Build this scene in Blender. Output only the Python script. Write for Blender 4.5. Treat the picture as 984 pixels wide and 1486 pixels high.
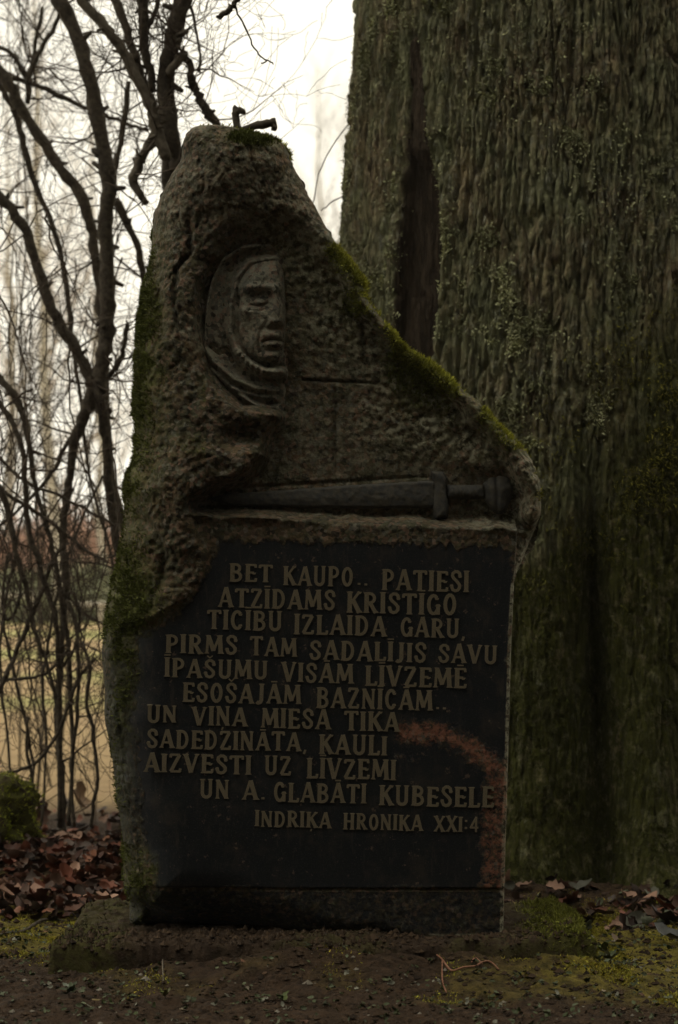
import bpy, math, random
import numpy as np
from mathutils import Vector
R_ = math.radians
random.seed(7); RNG = np.random.default_rng(11)
scene = bpy.context.scene
for o in list(bpy.data.objects): bpy.data.objects.remove(o)

# ------------------------------------------------------------------ camera, sky, sun, exposure
S = 0.0017          # metres per design unit on the stone's front plane
D = 5.0             # camera to stone
EYE = 0.95          # camera height
cam_d = bpy.data.cameras.new('camera'); cam = bpy.data.objects.new('camera', cam_d)
scene.collection.objects.link(cam)
cam.location = (0, -D, EYE); cam.rotation_euler = (R_(90), 0, 0)
cam_d.sensor_fit = 'HORIZONTAL'; cam_d.sensor_width = 36
cam_d.lens = 36 * D / (984 * S); cam_d.shift_y = 97 / 984
cam_d.clip_start = 0.05; cam_d.clip_end = 3000
cam_d.dof.use_dof = True; cam_d.dof.focus_distance = D; cam_d.dof.aperture_fstop = cam_d.lens / 18.0
scene.camera = cam

SUN_EL, SUN_ROT = R_(52), R_(200)
world = bpy.data.worlds.new('World'); scene.world = world; world.use_nodes = True
wn = world.node_tree; wn.nodes.clear()
sky = wn.nodes.new('ShaderNodeTexSky'); sky.sky_type = 'NISHITA'; sky.sun_disc = False
sky.sun_elevation = SUN_EL; sky.sun_rotation = SUN_ROT; sky.dust_density = 4; sky.air_density = 1
hs = wn.nodes.new('ShaderNodeHueSaturation'); hs.inputs['Saturation'].default_value = 0.15
mx = wn.nodes.new('ShaderNodeMix'); mx.data_type = 'RGBA'; mx.inputs[0].default_value = 0.93
mx.inputs[7].default_value = (9.7, 9.1, 7.6, 1)      # even cloud cover
bg = wn.nodes.new('ShaderNodeBackground'); bg.inputs[1].default_value = 0.1
wo = wn.nodes.new('ShaderNodeOutputWorld')
wn.links.new(sky.outputs[0], hs.inputs['Color']); wn.links.new(hs.outputs[0], mx.inputs[6])
wn.links.new(mx.outputs[2], bg.inputs[0]); wn.links.new(bg.outputs[0], wo.inputs[0])
sun_d = bpy.data.lights.new('sun', 'SUN'); sun_d.energy = 0.5; sun_d.angle = R_(40); sun_d.color = (1, .95, .86)
sun = bpy.data.objects.new('sun', sun_d); scene.collection.objects.link(sun)
sun_dir = Vector((-0.30, -0.08, 0.95)).normalized()       # towards the sun, high and a little left
sun.rotation_euler = sun_dir.to_track_quat('Z', 'Y').to_euler()
sky.sun_elevation = math.asin(sun_dir.z); sky.sun_rotation = math.atan2(sun_dir.x, sun_dir.y)
scene.view_settings.view_transform = 'Standard'; scene.view_settings.look = 'None'
scene.view_settings.exposure = 0.52; scene.view_settings.gamma = 1.0
scene.cycles.max_bounces = 6; scene.cycles.diffuse_bounces = 3; scene.cycles.volume_bounces = 1

# ------------------------------------------------------------------ helpers
def P(px, py, Y):
    k = S * (D + Y) / D
    return Vector(((px - 492) * k, Y, EYE + (840 - py) * k))

def _h(ix, iy, iz, seed):
    h = (ix.astype(np.int64) * 374761393 + iy.astype(np.int64) * 668265263 + iz.astype(np.int64) * 2147483647 + seed * 974711) & 0xffffffff
    h = ((h ^ (h >> 13)) * 1274126177) & 0xffffffff
    h = ((h ^ (h >> 16)) * 2246822519) & 0xffffffff
    h = h ^ (h >> 15)
    return (h & 0xffffff).astype(np.float64) / 0xffffff

def vnoise(x, y, z, seed=0):
    x, y, z = np.broadcast_arrays(np.asarray(x, float), np.asarray(y, float), np.asarray(z, float))
    ix, iy, iz = np.floor(x), np.floor(y), np.floor(z)
    fx, fy, fz = x - ix, y - iy, z - iz
    fx = fx * fx * (3 - 2 * fx); fy = fy * fy * (3 - 2 * fy); fz = fz * fz * (3 - 2 * fz)
    ix = ix.astype(int); iy = iy.astype(int); iz = iz.astype(int)
    r = 0
    for a in (0, 1):
        wa = fx if a else 1 - fx
        for b in (0, 1):
            wb = fy if b else 1 - fy
            for c in (0, 1):
                wc = fz if c else 1 - fz
                r = r + _h(ix + a, iy + b, iz + c, seed) * wa * wb * wc
    return r * 2 - 1

def fbm(x, y, z, f=1.0, octv=5, seed=0, gain=.5):
    r, a, n = 0, 1.0, 0
    for i in range(octv):
        r = r + a * vnoise(x * f, y * f, z * f, seed + i * 17); n += a; a *= gain; f *= 2.03
    return r / n

def worley(x, y, z, f, seed=0):
    x = np.asarray(x, float) * f; y = np.asarray(y, float) * f; z = np.asarray(z, float) * f
    x, y, z = np.broadcast_arrays(x, y, z)
    ix, iy, iz = np.floor(x).astype(int), np.floor(y).astype(int), np.floor(z).astype(int)
    d1 = np.full(x.shape, 9.0); d2 = np.full(x.shape, 9.0)
    for a in (-1, 0, 1):
        for b in (-1, 0, 1):
            for c in (-1, 0, 1):
                jx, jy, jz = ix + a, iy + b, iz + c
                qx = jx + _h(jx, jy, jz, seed); qy = jy + _h(jx, jy, jz, seed + 1); qz = jz + _h(jx, jy, jz, seed + 2)
                d = np.sqrt((qx - x) ** 2 + (qy - y) ** 2 + (qz - z) ** 2)
                d2 = np.minimum(d2, np.maximum(d1, d)); d1 = np.minimum(d1, d)
    return d1, d2

def sstep(a, b, x):
    t = np.clip((x - a) / (b - a), 0, 1); return t * t * (3 - 2 * t)

def dline(x, y, pts):
    """distance to a polyline"""
    d = np.full(np.shape(x), 1e9)
    for (ax, ay), (bx, by) in zip(pts[:-1], pts[1:]):
        vx, vy = bx - ax, by - ay; L = vx * vx + vy * vy + 1e-9
        t = np.clip(((x - ax) * vx + (y - ay) * vy) / L, 0, 1)
        d = np.minimum(d, np.hypot(x - ax - t * vx, y - ay - t * vy))
    return d

def sdpoly(x, y, pts):
    """signed distance to a polygon, negative inside"""
    d = dline(x, y, pts + [pts[0]])
    ins = np.zeros(np.shape(x), bool)
    for (ax, ay), (bx, by) in zip(pts, pts[1:] + [pts[0]]):
        if ay == by: continue
        c = ((ay > y) != (by > y)) & (x < (bx - ax) * (y - ay) / (by - ay) + ax)
        ins ^= c
    return np.where(ins, -d, d)

def G(x, y, cx, cy, sx, sy, rot=0):
    dx, dy = x - cx, y - cy
    if rot:
        c, s = math.cos(rot), math.sin(rot); dx, dy = dx * c + dy * s, -dx * s + dy * c
    return np.exp(-(dx / sx) ** 2 - (dy / sy) ** 2)

def link(o, parent=None):
    scene.collection.objects.link(o)
    if parent is not None: o.parent = parent
    return o

def np_mesh(name, verts, faces, mat, parent=None, smooth=True, cols=None, loc=None, attrs=None):
    verts = np.asarray(verts, np.float32).reshape(-1, 3); faces = np.asarray(faces, np.int32)
    if loc is None and parent is not None: loc0 = np.array(wloc(parent))
    else: loc0 = np.zeros(3) if loc is None else np.array(loc)
    me = bpy.data.meshes.new(name); n, k = faces.shape
    me.vertices.add(len(verts)); me.vertices.foreach_set('co', (verts - loc0).astype(np.float32).ravel())
    me.loops.add(n * k); me.loops.foreach_set('vertex_index', faces.ravel())
    me.polygons.add(n); me.polygons.foreach_set('loop_start', np.arange(0, n * k, k, dtype=np.int32))
    me.polygons.foreach_set('loop_total', np.full(n, k, np.int32))
    me.polygons.foreach_set('use_smooth', np.full(n, bool(smooth)))
    me.update(calc_edges=True)
    if cols is not None:
        a = me.color_attributes.new('mask', 'FLOAT_COLOR', 'POINT')
        c = np.ones((len(verts), 4), np.float32); c[:, :3] = cols; a.data.foreach_set('color', c.ravel())
    for an, av in (attrs or {}).items():
        a = me.attributes.new(an, 'FLOAT', 'POINT'); a.data.foreach_set('value', np.asarray(av, np.float32).ravel())
    me.materials.append(mat)
    o = bpy.data.objects.new(name, me); link(o, parent)
    if parent is None and loc is not None: o.location = loc
    return o

def wloc(o):
    v = Vector(o.location)
    while o.parent is not None: o = o.parent; v += Vector(o.location)
    return v

def thing(name, label, cat, loc=(0, 0, 0), group=None):
    o = bpy.data.objects.new(name, None); o.empty_display_size = .1; o.location = loc; link(o)
    return tag(o, label, cat, group)

def tag(o, label=None, cat=None, group=None, kind=None):
    if label: o['label'] = label
    if cat: o['category'] = cat
    if group: o['group'] = group
    if kind: o['kind'] = kind
    return o

class MB:
    """collects quads; tubes with a per-vertex radius"""
    def __init__(s): s.v = []; s.f = []; s.c = []
    def tube(s, pts, rads, n=5, wob=0.0):
        base = len(s.v); pts = [Vector(p) for p in pts]; m = len(pts)
        up = Vector((.3, .2, 1)).normalized()
        for i, p in enumerate(pts):
            t = (pts[min(i + 1, m - 1)] - pts[max(i - 1, 0)])
            if t.length < 1e-9: t = Vector((0, 0, 1))
            t.normalize()
            a = t.cross(Vector((0, 1, 0)) if abs(t.y) < .8 else Vector((1, 0, 0))).normalized(); b = t.cross(a)
            for k in range(n):
                an = 2 * math.pi * k / n; r = rads[i] * (1 + (random.uniform(-wob, wob) if wob else 0))
                s.v.append(p + (a * math.cos(an) + b * math.sin(an)) * r)
        for i in range(m - 1):
            for k in range(n):
                k2 = (k + 1) % n
                s.f.append((base + i * n + k, base + i * n + k2, base + (i + 1) * n + k2, base + (i + 1) * n + k))
        for ring, rev in ((0, True), (m - 1, False)):
            c = len(s.v); s.v.append(pts[ring])
            for k in range(n):
                a_, b_ = base + ring * n + k, base + ring * n + (k + 1) % n
                s.f.append((a_, c, c, b_) if False else ((b_, a_, c, c) if rev else (a_, b_, c, c)))
        return s
    def build(s, name, mat, parent=None, smooth=True, loc=None):
        vv = np.array([tuple(v) for v in s.v], np.float32)
        quads = [f for f in s.f if f[2] != f[3]]; tris = [f[:3] for f in s.f if f[2] == f[3]]
        me = bpy.data.meshes.new(name)
        l0 = np.array(wloc(parent)) if parent is not None else (np.array(loc) if loc is not None else np.zeros(3))
        me.from_pydata((vv - l0).tolist(), [], quads + tris); me.materials.append(mat)
        me.polygons.foreach_set('use_smooth', np.full(len(me.polygons), bool(smooth)))
        o = bpy.data.objects.new(name, me); link(o, parent)
        if parent is None and loc is not None: o.location = loc
        return o

def smooth_path(pts, k=4):
    """Catmull-Rom resampling of (x,y,z,r) tuples"""
    pts = [np.array(p, float) for p in pts]; out = []
    for i in range(len(pts) - 1):
        p0 = pts[max(i - 1, 0)]; p1 = pts[i]; p2 = pts[i + 1]; p3 = pts[min(i + 2, len(pts) - 1)]
        for j in range(k):
            t = j / k
            out.append(.5 * ((2 * p1) + (-p0 + p2) * t + (2 * p0 - 5 * p1 + 4 * p2 - p3) * t * t + (-p0 + 3 * p1 - 3 * p2 + p3) * t ** 3))
    out.append(pts[-1]); return out

# ------------------------------------------------------------------ materials
class NT:
    def __init__(s, name):
        s.m = bpy.data.materials.new(name); s.m.use_nodes = True; s.t = s.m.node_tree; s.t.nodes.clear()
        s.out = s.t.nodes.new('ShaderNodeOutputMaterial'); s.b = s.t.nodes.new('ShaderNodeBsdfPrincipled')
        s.t.links.new(s.b.outputs[0], s.out.inputs[0])
        s.b.inputs['Specular IOR Level'].default_value = .18
        s.co = s.t.nodes.new('ShaderNodeTexCoord').outputs['Object']
    def set(s, sock, v):
        if isinstance(v, bpy.types.NodeSocket): s.t.links.new(v, sock)
        elif v is not None:
            if isinstance(v, tuple) and len(v) == 3 and sock.type == 'RGBA': v = v + (1,)
            sock.default_value = v
    def noise(s, scale, detail=4, rough=.55, vec=None, dist=0, stretch=None):
        v = vec or s.co
        if stretch:
            mp = s.t.nodes.new('ShaderNodeMapping'); mp.inputs['Scale'].default_value = stretch; s.t.links.new(v, mp.inputs[0]); v = mp.outputs[0]
        n = s.t.nodes.new('ShaderNodeTexNoise'); n.inputs['Scale'].default_value = scale
        n.inputs['Detail'].default_value = detail; n.inputs['Roughness'].default_value = rough; n.inputs['Distortion'].default_value = dist
        s.t.links.new(v, n.inputs['Vector']); return n.outputs[0]
    def vor(s, scale, feat='F1', out=0, stretch=None):
        v = s.co
        if stretch:
            mp = s.t.nodes.new('ShaderNodeMapping'); mp.inputs['Scale'].default_value = stretch; s.t.links.new(v, mp.inputs[0]); v = mp.outputs[0]
        n = s.t.nodes.new('ShaderNodeTexVoronoi'); n.feature = feat; n.inputs['Scale'].default_value = scale
        s.t.links.new(v, n.inputs['Vector']); return n.outputs[out]
    def ramp(s, f, stops):
        r = s.t.nodes.new('ShaderNodeValToRGB'); e = r.color_ramp.elements
        while len(e) < len(stops): e.new(.5)
        for el, (p, c) in zip(e, stops):
            el.position = p; el.color = (c if isinstance(c, tuple) else (c, c, c)) + (1,)
        s.t.links.new(f, r.inputs[0]); return r.outputs[0]
    def mix(s, f, a, b, mode='MIX'):
        n = s.t.nodes.new('ShaderNodeMix'); n.data_type = 'RGBA'; n.blend_type = mode
        s.set(n.inputs[0], f); s.set(n.inputs[6], a); s.set(n.inputs[7], b); return n.outputs[2]
    def math(s, op, a, b=None, clamp=False):
        n = s.t.nodes.new('ShaderNodeMath'); n.operation = op; n.use_clamp = clamp
        s.set(n.inputs[0], a); s.set(n.inputs[1], b); return n.outputs[0]
    def attr(s, name, fac=False):
        n = s.t.nodes.new('ShaderNodeAttribute'); n.attribute_name = name; return n.outputs[2 if fac else 0]
    def sep(s, c):
        n = s.t.nodes.new('ShaderNodeSeparateColor'); s.t.links.new(c, n.inputs[0]); return n.outputs
    def bump(s, h, strength=.5, dist=.01):
        n = s.t.nodes.new('ShaderNodeBump'); n.inputs['Strength'].default_value = strength; n.inputs['Distance'].default_value = dist
        s.t.links.new(h, n.inputs['Height']); s.t.links.new(n.outputs[0], s.b.inputs['Normal'])
    def fin(s, col, rough=.85, sub=None):
        s.set(s.b.inputs['Base Color'], col); s.set(s.b.inputs['Roughness'], rough); return s.m

def simple(name, c1, c2, scale=20, rough=.85, bs=.3, bd=.004):
    n = NT(name); f = n.noise(scale, 5, .65)
    n.bump(f, bs, bd); return n.fin(n.mix(n.ramp(f, [(.35, 0.), (.65, 1.)]), c1, c2), rough)

def granite(name, grey=0.0):
    n = NT(name)
    sp = n.noise(230, 3, .7); sp2 = n.noise(90, 3, .6); big = n.noise(9, 5, .6); mid = n.noise(34, 5, .65)
    if grey: base = n.mix(n.ramp(big, [(.35, 0.), (.7, 1.)]), (.055, .056, .045), (.085, .08, .06))
    else:
        base = n.mix(n.ramp(big, [(.35, 0.), (.65, 1.)]), (.046, .040, .028), (.088, .064, .042))
        base = n.mix(n.ramp(mid, [(.42, 0.), (.62, .8)]), base, (.030, .030, .020))
    base = n.mix(n.ramp(sp, [(.52, 0.), (.66, .6)]), base, (.14, .105, .078))
    base = n.mix(n.ramp(sp2, [(.56, 0.), (.68, .55)]), base, (.024, .022, .018))
    base = n.mix(1.0, base, (1.80, 1.58, 1.22) if not grey else (2.5, 2.5, 2.35), 'MULTIPLY')
    grn = n.ramp(n.noise(16, 6, .72), [(.36, 0.), (.56, .9)])  # dark lichen tone, spread wider to paint in overhang shade too
    if not grey: base = n.mix(grn, base, (.050, .050, .026))
    fl = n.vor(110, 'F1', 1); fr = n.sep(fl)
    base = n.mix(n.ramp(fr[0], [(.55, 0.), (.95, .65)]), base, (.20, .12, .085))
    base = n.mix(n.ramp(fr[1], [(.50, 0.), (.95, .75)]), base, (.016, .016, .013))
    base = n.mix(n.ramp(fr[2], [(.70, 0.), (1., .5)]), base, (.17, .17, .14))
    m = n.attr('mask'); r, g, b = n.sep(m)[:3]
    lich_lit = n.attr('lichen', True)
    l2 = n.math('MULTIPLY', lich_lit, n.ramp(n.noise(55, 5, .7), [(.45, 0.), (.58, 1.)]))
    base = n.mix(n.math('MINIMUM', l2, 1.0), base, (.28, .27, .19))
    pk = n.ramp(n.math('ADD', b, n.math('MULTIPLY', n.math('SUBTRACT', n.noise(55, 7, .85), .5), 4.2)), [(.60, 0.), (1.0, .75)])
    base = n.mix(pk, base, (.30, .12, .075))
    blk = n.mix(n.ramp(n.noise(300, 2), [(.55, 0.), (.7, 1.)]), (.0115, .0135, .0160), (.034, .034, .033))
    blk = n.mix(n.ramp(n.noise(14, 7, .78), [(.50, 0.), (.78, .75)]), blk, (.052, .043, .031))
    blk = n.mix(n.ramp(n.noise(60, 4, .7, stretch=(1, 1, .2)), [(.55, 0.), (.75, .5)]), blk, (.075, .062, .045))
    chips = n.ramp(n.noise(48, 4, .75), [(.63, 0.), (.68, 1.)])
    blk = n.mix(n.math('MULTIPLY', chips, .5), blk, (.20, .14, .10))
    r = n.ramp(n.math('ADD', r, n.math('MULTIPLY', n.math('SUBTRACT', n.noise(60, 6, .75), .5), 1.6)), [(.35, 0.), (.62, 1.)])
    base = n.mix(r, base, blk)
    gm = n.math('MULTIPLY', g, n.ramp(n.noise(45, 5, .7), [(.35, 0.), (.55, 1.)]))
    base = n.mix(gm, base, (.085, .09, .022))
    h = n.math('ADD', n.math('MULTIPLY', sp2, .5), n.math('ADD', mid, n.math('MULTIPLY', sp, .25)))
    keep = n.math('SUBTRACT', 1.0, n.math('MULTIPLY', r, .93))
    h = n.math('ADD', h, n.math('MULTIPLY', fr[1], .25))
    n.bump(n.math('MULTIPLY', h, keep), 1.0, .009)
    return n.fin(base, n.math('SUBTRACT', .86, n.math('MULTIPLY', r, .30)))

M = {}
M['granite'] = granite('weathered_granite')
M['granite_face'] = granite('carved_granite', 1)
def _sword():
    n = NT('sword_stone'); f = n.noise(60, 5, .7); sp = n.noise(260, 2, .6)
    c = n.mix(n.ramp(f, [(.4, 0.), (.7, 1.)]), (.045, .046, .044), (.095, .085, .062)); c = n.mix(n.ramp(sp, [(.6, 0.), (.7, .6)]), c, (.10, .09, .075))
    n.bump(f, .5, .003); return n.fin(c, .8)
M['sword'] = _sword()
def _letter():
    n = NT('worn_letter'); f = n.noise(34, 5, .75); g = n.noise(220, 3, .7)
    c = n.mix(n.ramp(g, [(.35, 0.), (.65, 1.)]), (.15, .125, .078), (.27, .225, .145))
    c = n.mix(n.ramp(f, [(.46, 0.), (.64, .8)]), c, (.055, .045, .031))
    n.bump(g, .8, .002); return n.fin(c, .9)
M['letter'] = _letter()
def _bark():
    n = NT('oak_bark'); m = n.attr('mask'); r, g, b = n.sep(m)[:3]; dep = n.attr('lichen', True)
    st = n.noise(22, 6, .7, stretch=(1, 1, .28)); fine = n.noise(120, 4, .7, stretch=(1, 1, .35)); pat = n.noise(7, 5, .65)
    c = n.mix(n.ramp(st, [(.35, 0.), (.65, 1.)]), (.040, .033, .024), (.090, .074, .054))
    c = n.mix(n.ramp(fine, [(.45, 0.), (.7, .6)]), c, (.12, .10, .078))
    c = n.mix(n.ramp(pat, [(.50, 0.), (.63, .55)]), c, (.070, .072, .048))
    c = n.mix(1.0, c, (3.5, 3.4, 2.6), 'MULTIPLY')
    vc = n.sep(n.vor(60, 'F1', 1, stretch=(1, 1, .45)))
    c = n.mix(n.ramp(vc[0], [(.45, 0.), (.95, .7)]), c, (.040, .035, .024)); c = n.mix(n.ramp(vc[1], [(.6, 0.), (1., .6)]), c, (.20, .14, .10))
    c = n.mix(n.ramp(n.noise(5, 6, .72, stretch=(1, 1, .6)), [(.40, 0.), (.60, .8)]), c, (.19, .205, .11))
    c = n.mix(n.ramp(n.noise(26, 5, .75, stretch=(1, 1, .5)), [(.57, 0.), (.67, .85)]), c, (.31, .31, .24))
    lp = n.math('MULTIPLY', dep, n.ramp(n.noise(38, 5, .75), [(.50, 0.), (.62, .9)]))
    c = n.mix(lp, c, (.26, .265, .19))
    mo = n.math('MULTIPLY', g, n.ramp(n.noise(30, 5, .7), [(.25, 0.), (.5, 1.)]))
    c = n.mix(mo, c, n.mix(n.noise(90, 3), (.026, .030, .007), (.075, .075, .014)))
    c = n.mix(b, c, n.mix(n.ramp(n.noise(40, 5, .7, stretch=(1, 1, .12)), [(.35, 0.), (.65, 1.)]), (.032, .024, .015), (.072, .052, .034)))
    cr = n.ramp(n.noise(75, 5, .75, stretch=(1, 1, .16)), [(.36, 0.), (.50, 1.)])
    n.bump(n.math('ADD', n.math('MULTIPLY', cr, .8), n.math('MULTIPLY', fine, .9)), 1.0, .012)
    return n.fin(c, .92)
M['bark'] = _bark()
M['limb'] = simple('shrub_bark', (.034, .027, .019), (.095, .078, .056), 60, .9, .8, .004)
M['limb_light'] = simple('pale_shrub_bark', (.075, .062, .045), (.16, .135, .10), 40, .9, .8, .004)
M['midtwig'] = simple('brown_birch_twig', (.20, .16, .12), (.26, .21, .16), 3, .9, .1)
M['twig'] = simple('twig_bark', (.045, .033, .024), (.09, .068, .048), 30, .9, .2)
M['far'] = simple('hazed_birch_bark', (.38, .34, .27), (.52, .47, .38), 3, .9, .1)  # bark colour paled to carry distance haze
M['fartwig'] = simple('hazed_birch_twig', (.40, .33, .26), (.50, .42, .33), 3, .9, .1)  # twigs lightened the same way, haze painted into the colour
def tinted(name, rough=.8, sc=60, spec=.3, trans=0):
    n = NT(name); m = n.attr('mask'); f = n.noise(sc, 4, .7)
    n.bump(f, .4, .002); n.b.inputs['Specular IOR Level'].default_value = spec
    return n.fin(n.mix(n.ramp(f, [(.3, .55), (.7, 1.)]), (0, 0, 0), m), rough)
def tint2(name, rough, sc):
    n = NT(name); m = n.attr('mask'); f = n.noise(sc, 4, .7); n.bump(f, .4, .002)
    return n.fin(n.mix(1.0, m, n.ramp(f, [(.3, (.65, .62, .6)), (.7, (1., 1., 1.))]), 'MULTIPLY'), rough)
M['leaf'] = tint2('dead_leaf', .6, 40)
M['moss'] = tint2('moss_blades', .9, 25)
M['lichen'] = tint2('lichen_lobes', .95, 50)
M['sprout'] = tint2('green_leaf', .55, 30)
M['crumb'] = tint2('soil_crumb', .95, 60)
def _ground():
    n = NT('ground_soil'); m = n.attr('mask'); r, g, b = n.sep(m)[:3]
    a = n.noise(35, 6, .7); a2 = n.noise(9, 5, .6); f = n.noise(140, 3, .7); far = n.noise(.13, 4, .5)
    soil = n.mix(n.ramp(a, [(.35, 0.), (.68, 1.)]), (.019, .0115, .006), (.070, .042, .023))
    soil = n.mix(n.ramp(f, [(.6, 0.), (.72, .5)]), soil, (.085, .058, .036))
    moss = n.mix(n.ramp(a, [(.35, 0.), (.7, 1.)]), (.070, .060, .010), (.28, .23, .036))
    c = n.mix(n.math('MULTIPLY', g, n.ramp(n.noise(16, 6, .7), [(.34, 0.), (.50, 1.)])), soil, moss)
    field = n.ramp(far, [(.36, (.40, .28, .15)), (.46, (.46, .33, .17)), (.54, (.32, .33, .11)), (.64, (.44, .35, .16))])
    field = n.mix(n.ramp(n.noise(5, 5, .7), [(.4, 0.), (.7, .4)]), field, (.14, .10, .06))
    c = n.mix(r, c, field)
    n.bump(n.math('ADD', a, n.math('MULTIPLY', f, .4)), .9, .02); return n.fin(c, .95)
M['ground'] = _ground()
def _plinth():
    n = NT('soiled_concrete'); a = n.noise(18, 6, .7); f = n.noise(130, 3, .7); m = n.attr('mask'); g = n.sep(m)[1]
    c = n.mix(n.ramp(a, [(.35, 0.), (.65, 1.)]), (.016, .010, .006), (.052, .034, .021)); c = n.mix(n.ramp(f, [(.6, 0.), (.72, .6)]), c, (.09, .07, .05))
    c = n.mix(n.math('MULTIPLY', g, n.ramp(n.noise(26, 5, .7), [(.38, 0.), (.52, 1.)])), c, (.075, .075, .018))
    n.bump(n.math('ADD', a, n.math('MULTIPLY', f, .4)), .9, .012); return n.fin(c, .93)
M['plinth'] = _plinth()

# ------------------------------------------------------------------ ground
def axis(lo, hi, step, far, grow=1.18):
    a = list(np.arange(lo, hi, step)); s = step; x = hi
    up = []
    while x < far: up.append(x); s *= grow; x += s
    s = step; x = lo; dn = []
    while x > -far: s *= grow; x -= s; dn.append(x)
    return np.array(dn[::-1] + a + up)
gx = axis(-1.25, 1.25, .008, 900); gy = axis(-.9, 2.4, .008, 900)
def ground_h(X, Y):
    near = np.exp(-(np.maximum(np.abs(X) - 1.5, 0) / 3) ** 2 - (np.maximum(np.abs(Y - 1) - 2.2, 0) / 3) ** 2)
    h = .018 * fbm(X, Y, 0., 2.2, 4, 3) + .016 * fbm(X, Y, 0., 14, 5, 5, .6)
    c = worley(X + .03 * fbm(X, Y, 0., 9, 2, 8), Y, 0. * X, 24, 9)[0]
    h = h + .010 * (.5 - c)
    h = h * near
    # low bank of litter behind the stone on the left, sinking to the field beyond
    h = h + .06 * np.exp(-((X + .85) / .55) ** 2 - ((Y - 1.55) / .55) ** 2)
    h = h - .0 * X
    # soil heaped against the plinth and the tree
    h = h + ((.016 + .040 * sstep(-.42, -.1, X)) + .03 * fbm(X, Y, 0., 5, 3, 11)) * np.exp(-((X - .05) / .62) ** 6 - (np.minimum(Y + .16, 0) / .17) ** 2 - (np.maximum(Y + .16, 0) / .05) ** 2)
    r = np.hypot(X - .86, Y - 1.9); h = h + .06 * np.exp(-((r - 1.0) / .16) ** 2)
    return h
XX, YY = np.meshgrid(gx, gy)
ZZ = ground_h(XX, YY)
nx, ny = len(gx), len(gy)
idx = np.arange(nx * ny).reshape(ny, nx)
gf = np.stack([idx[:-1, :-1], idx[:-1, 1:], idx[1:, 1:], idx[1:, :-1]], -1).reshape(-1, 4)
fieldm = sstep(3.0, 3.8, YY + .5 * fbm(XX, YY, 0., .8, 3, 21) )
mossm = np.clip(np.exp(-((XX - .75) / .33) ** 4 - ((YY - .18) / .48) ** 4) + .9 * np.exp(-((XX + .85) / .22) ** 4 - ((YY - .40) / .28) ** 4) + .30 * sstep(.1, .5, fbm(XX, YY, 0., 3, 3, 33)), 0, 1)
gcol = np.stack([fieldm, mossm, 0 * XX], -1).reshape(-1, 3)
ground = tag(np_mesh('ground', np.stack([XX, YY, ZZ], -1), gf, M['ground'], cols=gcol), kind='structure')

# ------------------------------------------------------------------ memorial stone
stone = thing('memorial_stone', 'tall rough granite memorial boulder with carved bearded face, sword and black inscription', 'memorial', tuple(P(460, 1355, .2)))
OL = [(176, 288), (180, 276), (186, 270), (196, 264), (208, 261), (222, 258), (232, 250), (240, 242), (262, 229), (292, 213), (330, 209), (365, 205), (400, 196), (440, 190), (480, 186),
      (520, 183), (560, 182), (600, 184), (640, 183), (668, 180), (688, 169), (720, 166), (760, 166), (800, 160), (840, 152), (880, 143), (920, 137), (950, 133), (980, 135), (1010, 139),
      (1040, 137), (1058, 138), (1097, 147), (1144, 153), (1176, 156), (1239, 167), (1294, 165), (1314, 170), (1362, 176)]
OR = [(176, 292), (178, 320), (181, 340), (188, 368), (195, 398), (203, 411), (212, 417), (232, 426), (262, 441), (290, 456), (318, 471), (345, 486), (372, 505), (395, 524), (408, 531), (426, 530),
      (440, 540), (453, 551), (472, 566), (493, 583), (508, 604), (522, 628), (554, 664), (579, 697), (607, 721), (632, 745), (652, 766), (680, 782), (709, 789), (740, 788), (770, 781), (800, 768), (830, 752),
      (850, 746.5), (950, 742), (1100, 738), (1250, 733.5), (1362, 731)]
rows = np.concatenate([np.arange(176, 214, .7), np.arange(214, 1363, 2.0)])
Lr = np.interp(rows, [a for a, b in OL], [b for a, b in OL]); Rr = np.interp(rows, [a for a, b in OR], [b for a, b in OR])
rough_r = 1 - sstep(780, 850, rows)
Lr = Lr + 3.5 * vnoise(rows / 19., 0, 0, 5) + 2.0 * vnoise(rows / 6., 0, 0, 6)
Rr = Rr + (3.0 * vnoise(rows / 15., 0, 0, 7) + 2.0 * vnoise(rows / 5., 0, 0, 8)) * rough_r * sstep(176, 200, rows)
Lr[0] = 288; Rr[0] = 292
NC = 350
t = np.linspace(0, 1, NC); u = .7 * t + .3 * (.5 - .5 * np.cos(math.pi * t))
QX = Lr[:, None] + (Rr - Lr)[:, None] * u[None]
QY = np.repeat(rows[:, None], NC, 1)
QY = QY + .042 * (QX - 275) * np.exp(-((QY - 752) / 55) ** 2)
outline = [(b, a) for a, b in OL] + [(b, a) for a, b in OR[::-1]]
LEDGE = lambda x: 748 + .042 * (x - 275)
NICHE = [(318, 352), (350, 322), (400, 312), (440, 322), (472, 350), (505, 400), (520, 440), (560, 480), (620, 535), (690, 600), (735, 650), (756, 690), (770, 715), (765, 768), (280, 748),
         (268, 728), (300, 705), (350, 690), (378, 660), (386, 625), (402, 604), (395, 600), (345, 592), (308, 560), (288, 520), (281, 470), (284, 410), (297, 372)]
SLAB = [(272, 748), (760, 768), (760, 1400), (196, 1400), (200, 1250), (192, 1150), (176, 1050), (168, 980), (172, 930), (192, 904), (226, 898), (262, 872), (290, 836), (296, 800)]
BLACK = [(318, 784), (735, 789), (744, 820), (738, 1000), (733, 1290), (216, 1290), (203, 1200), (200, 1130), (196, 1040), (192, 990), (190, 950), (208, 915), (244, 900), (284, 862), (302, 830)]
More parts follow.
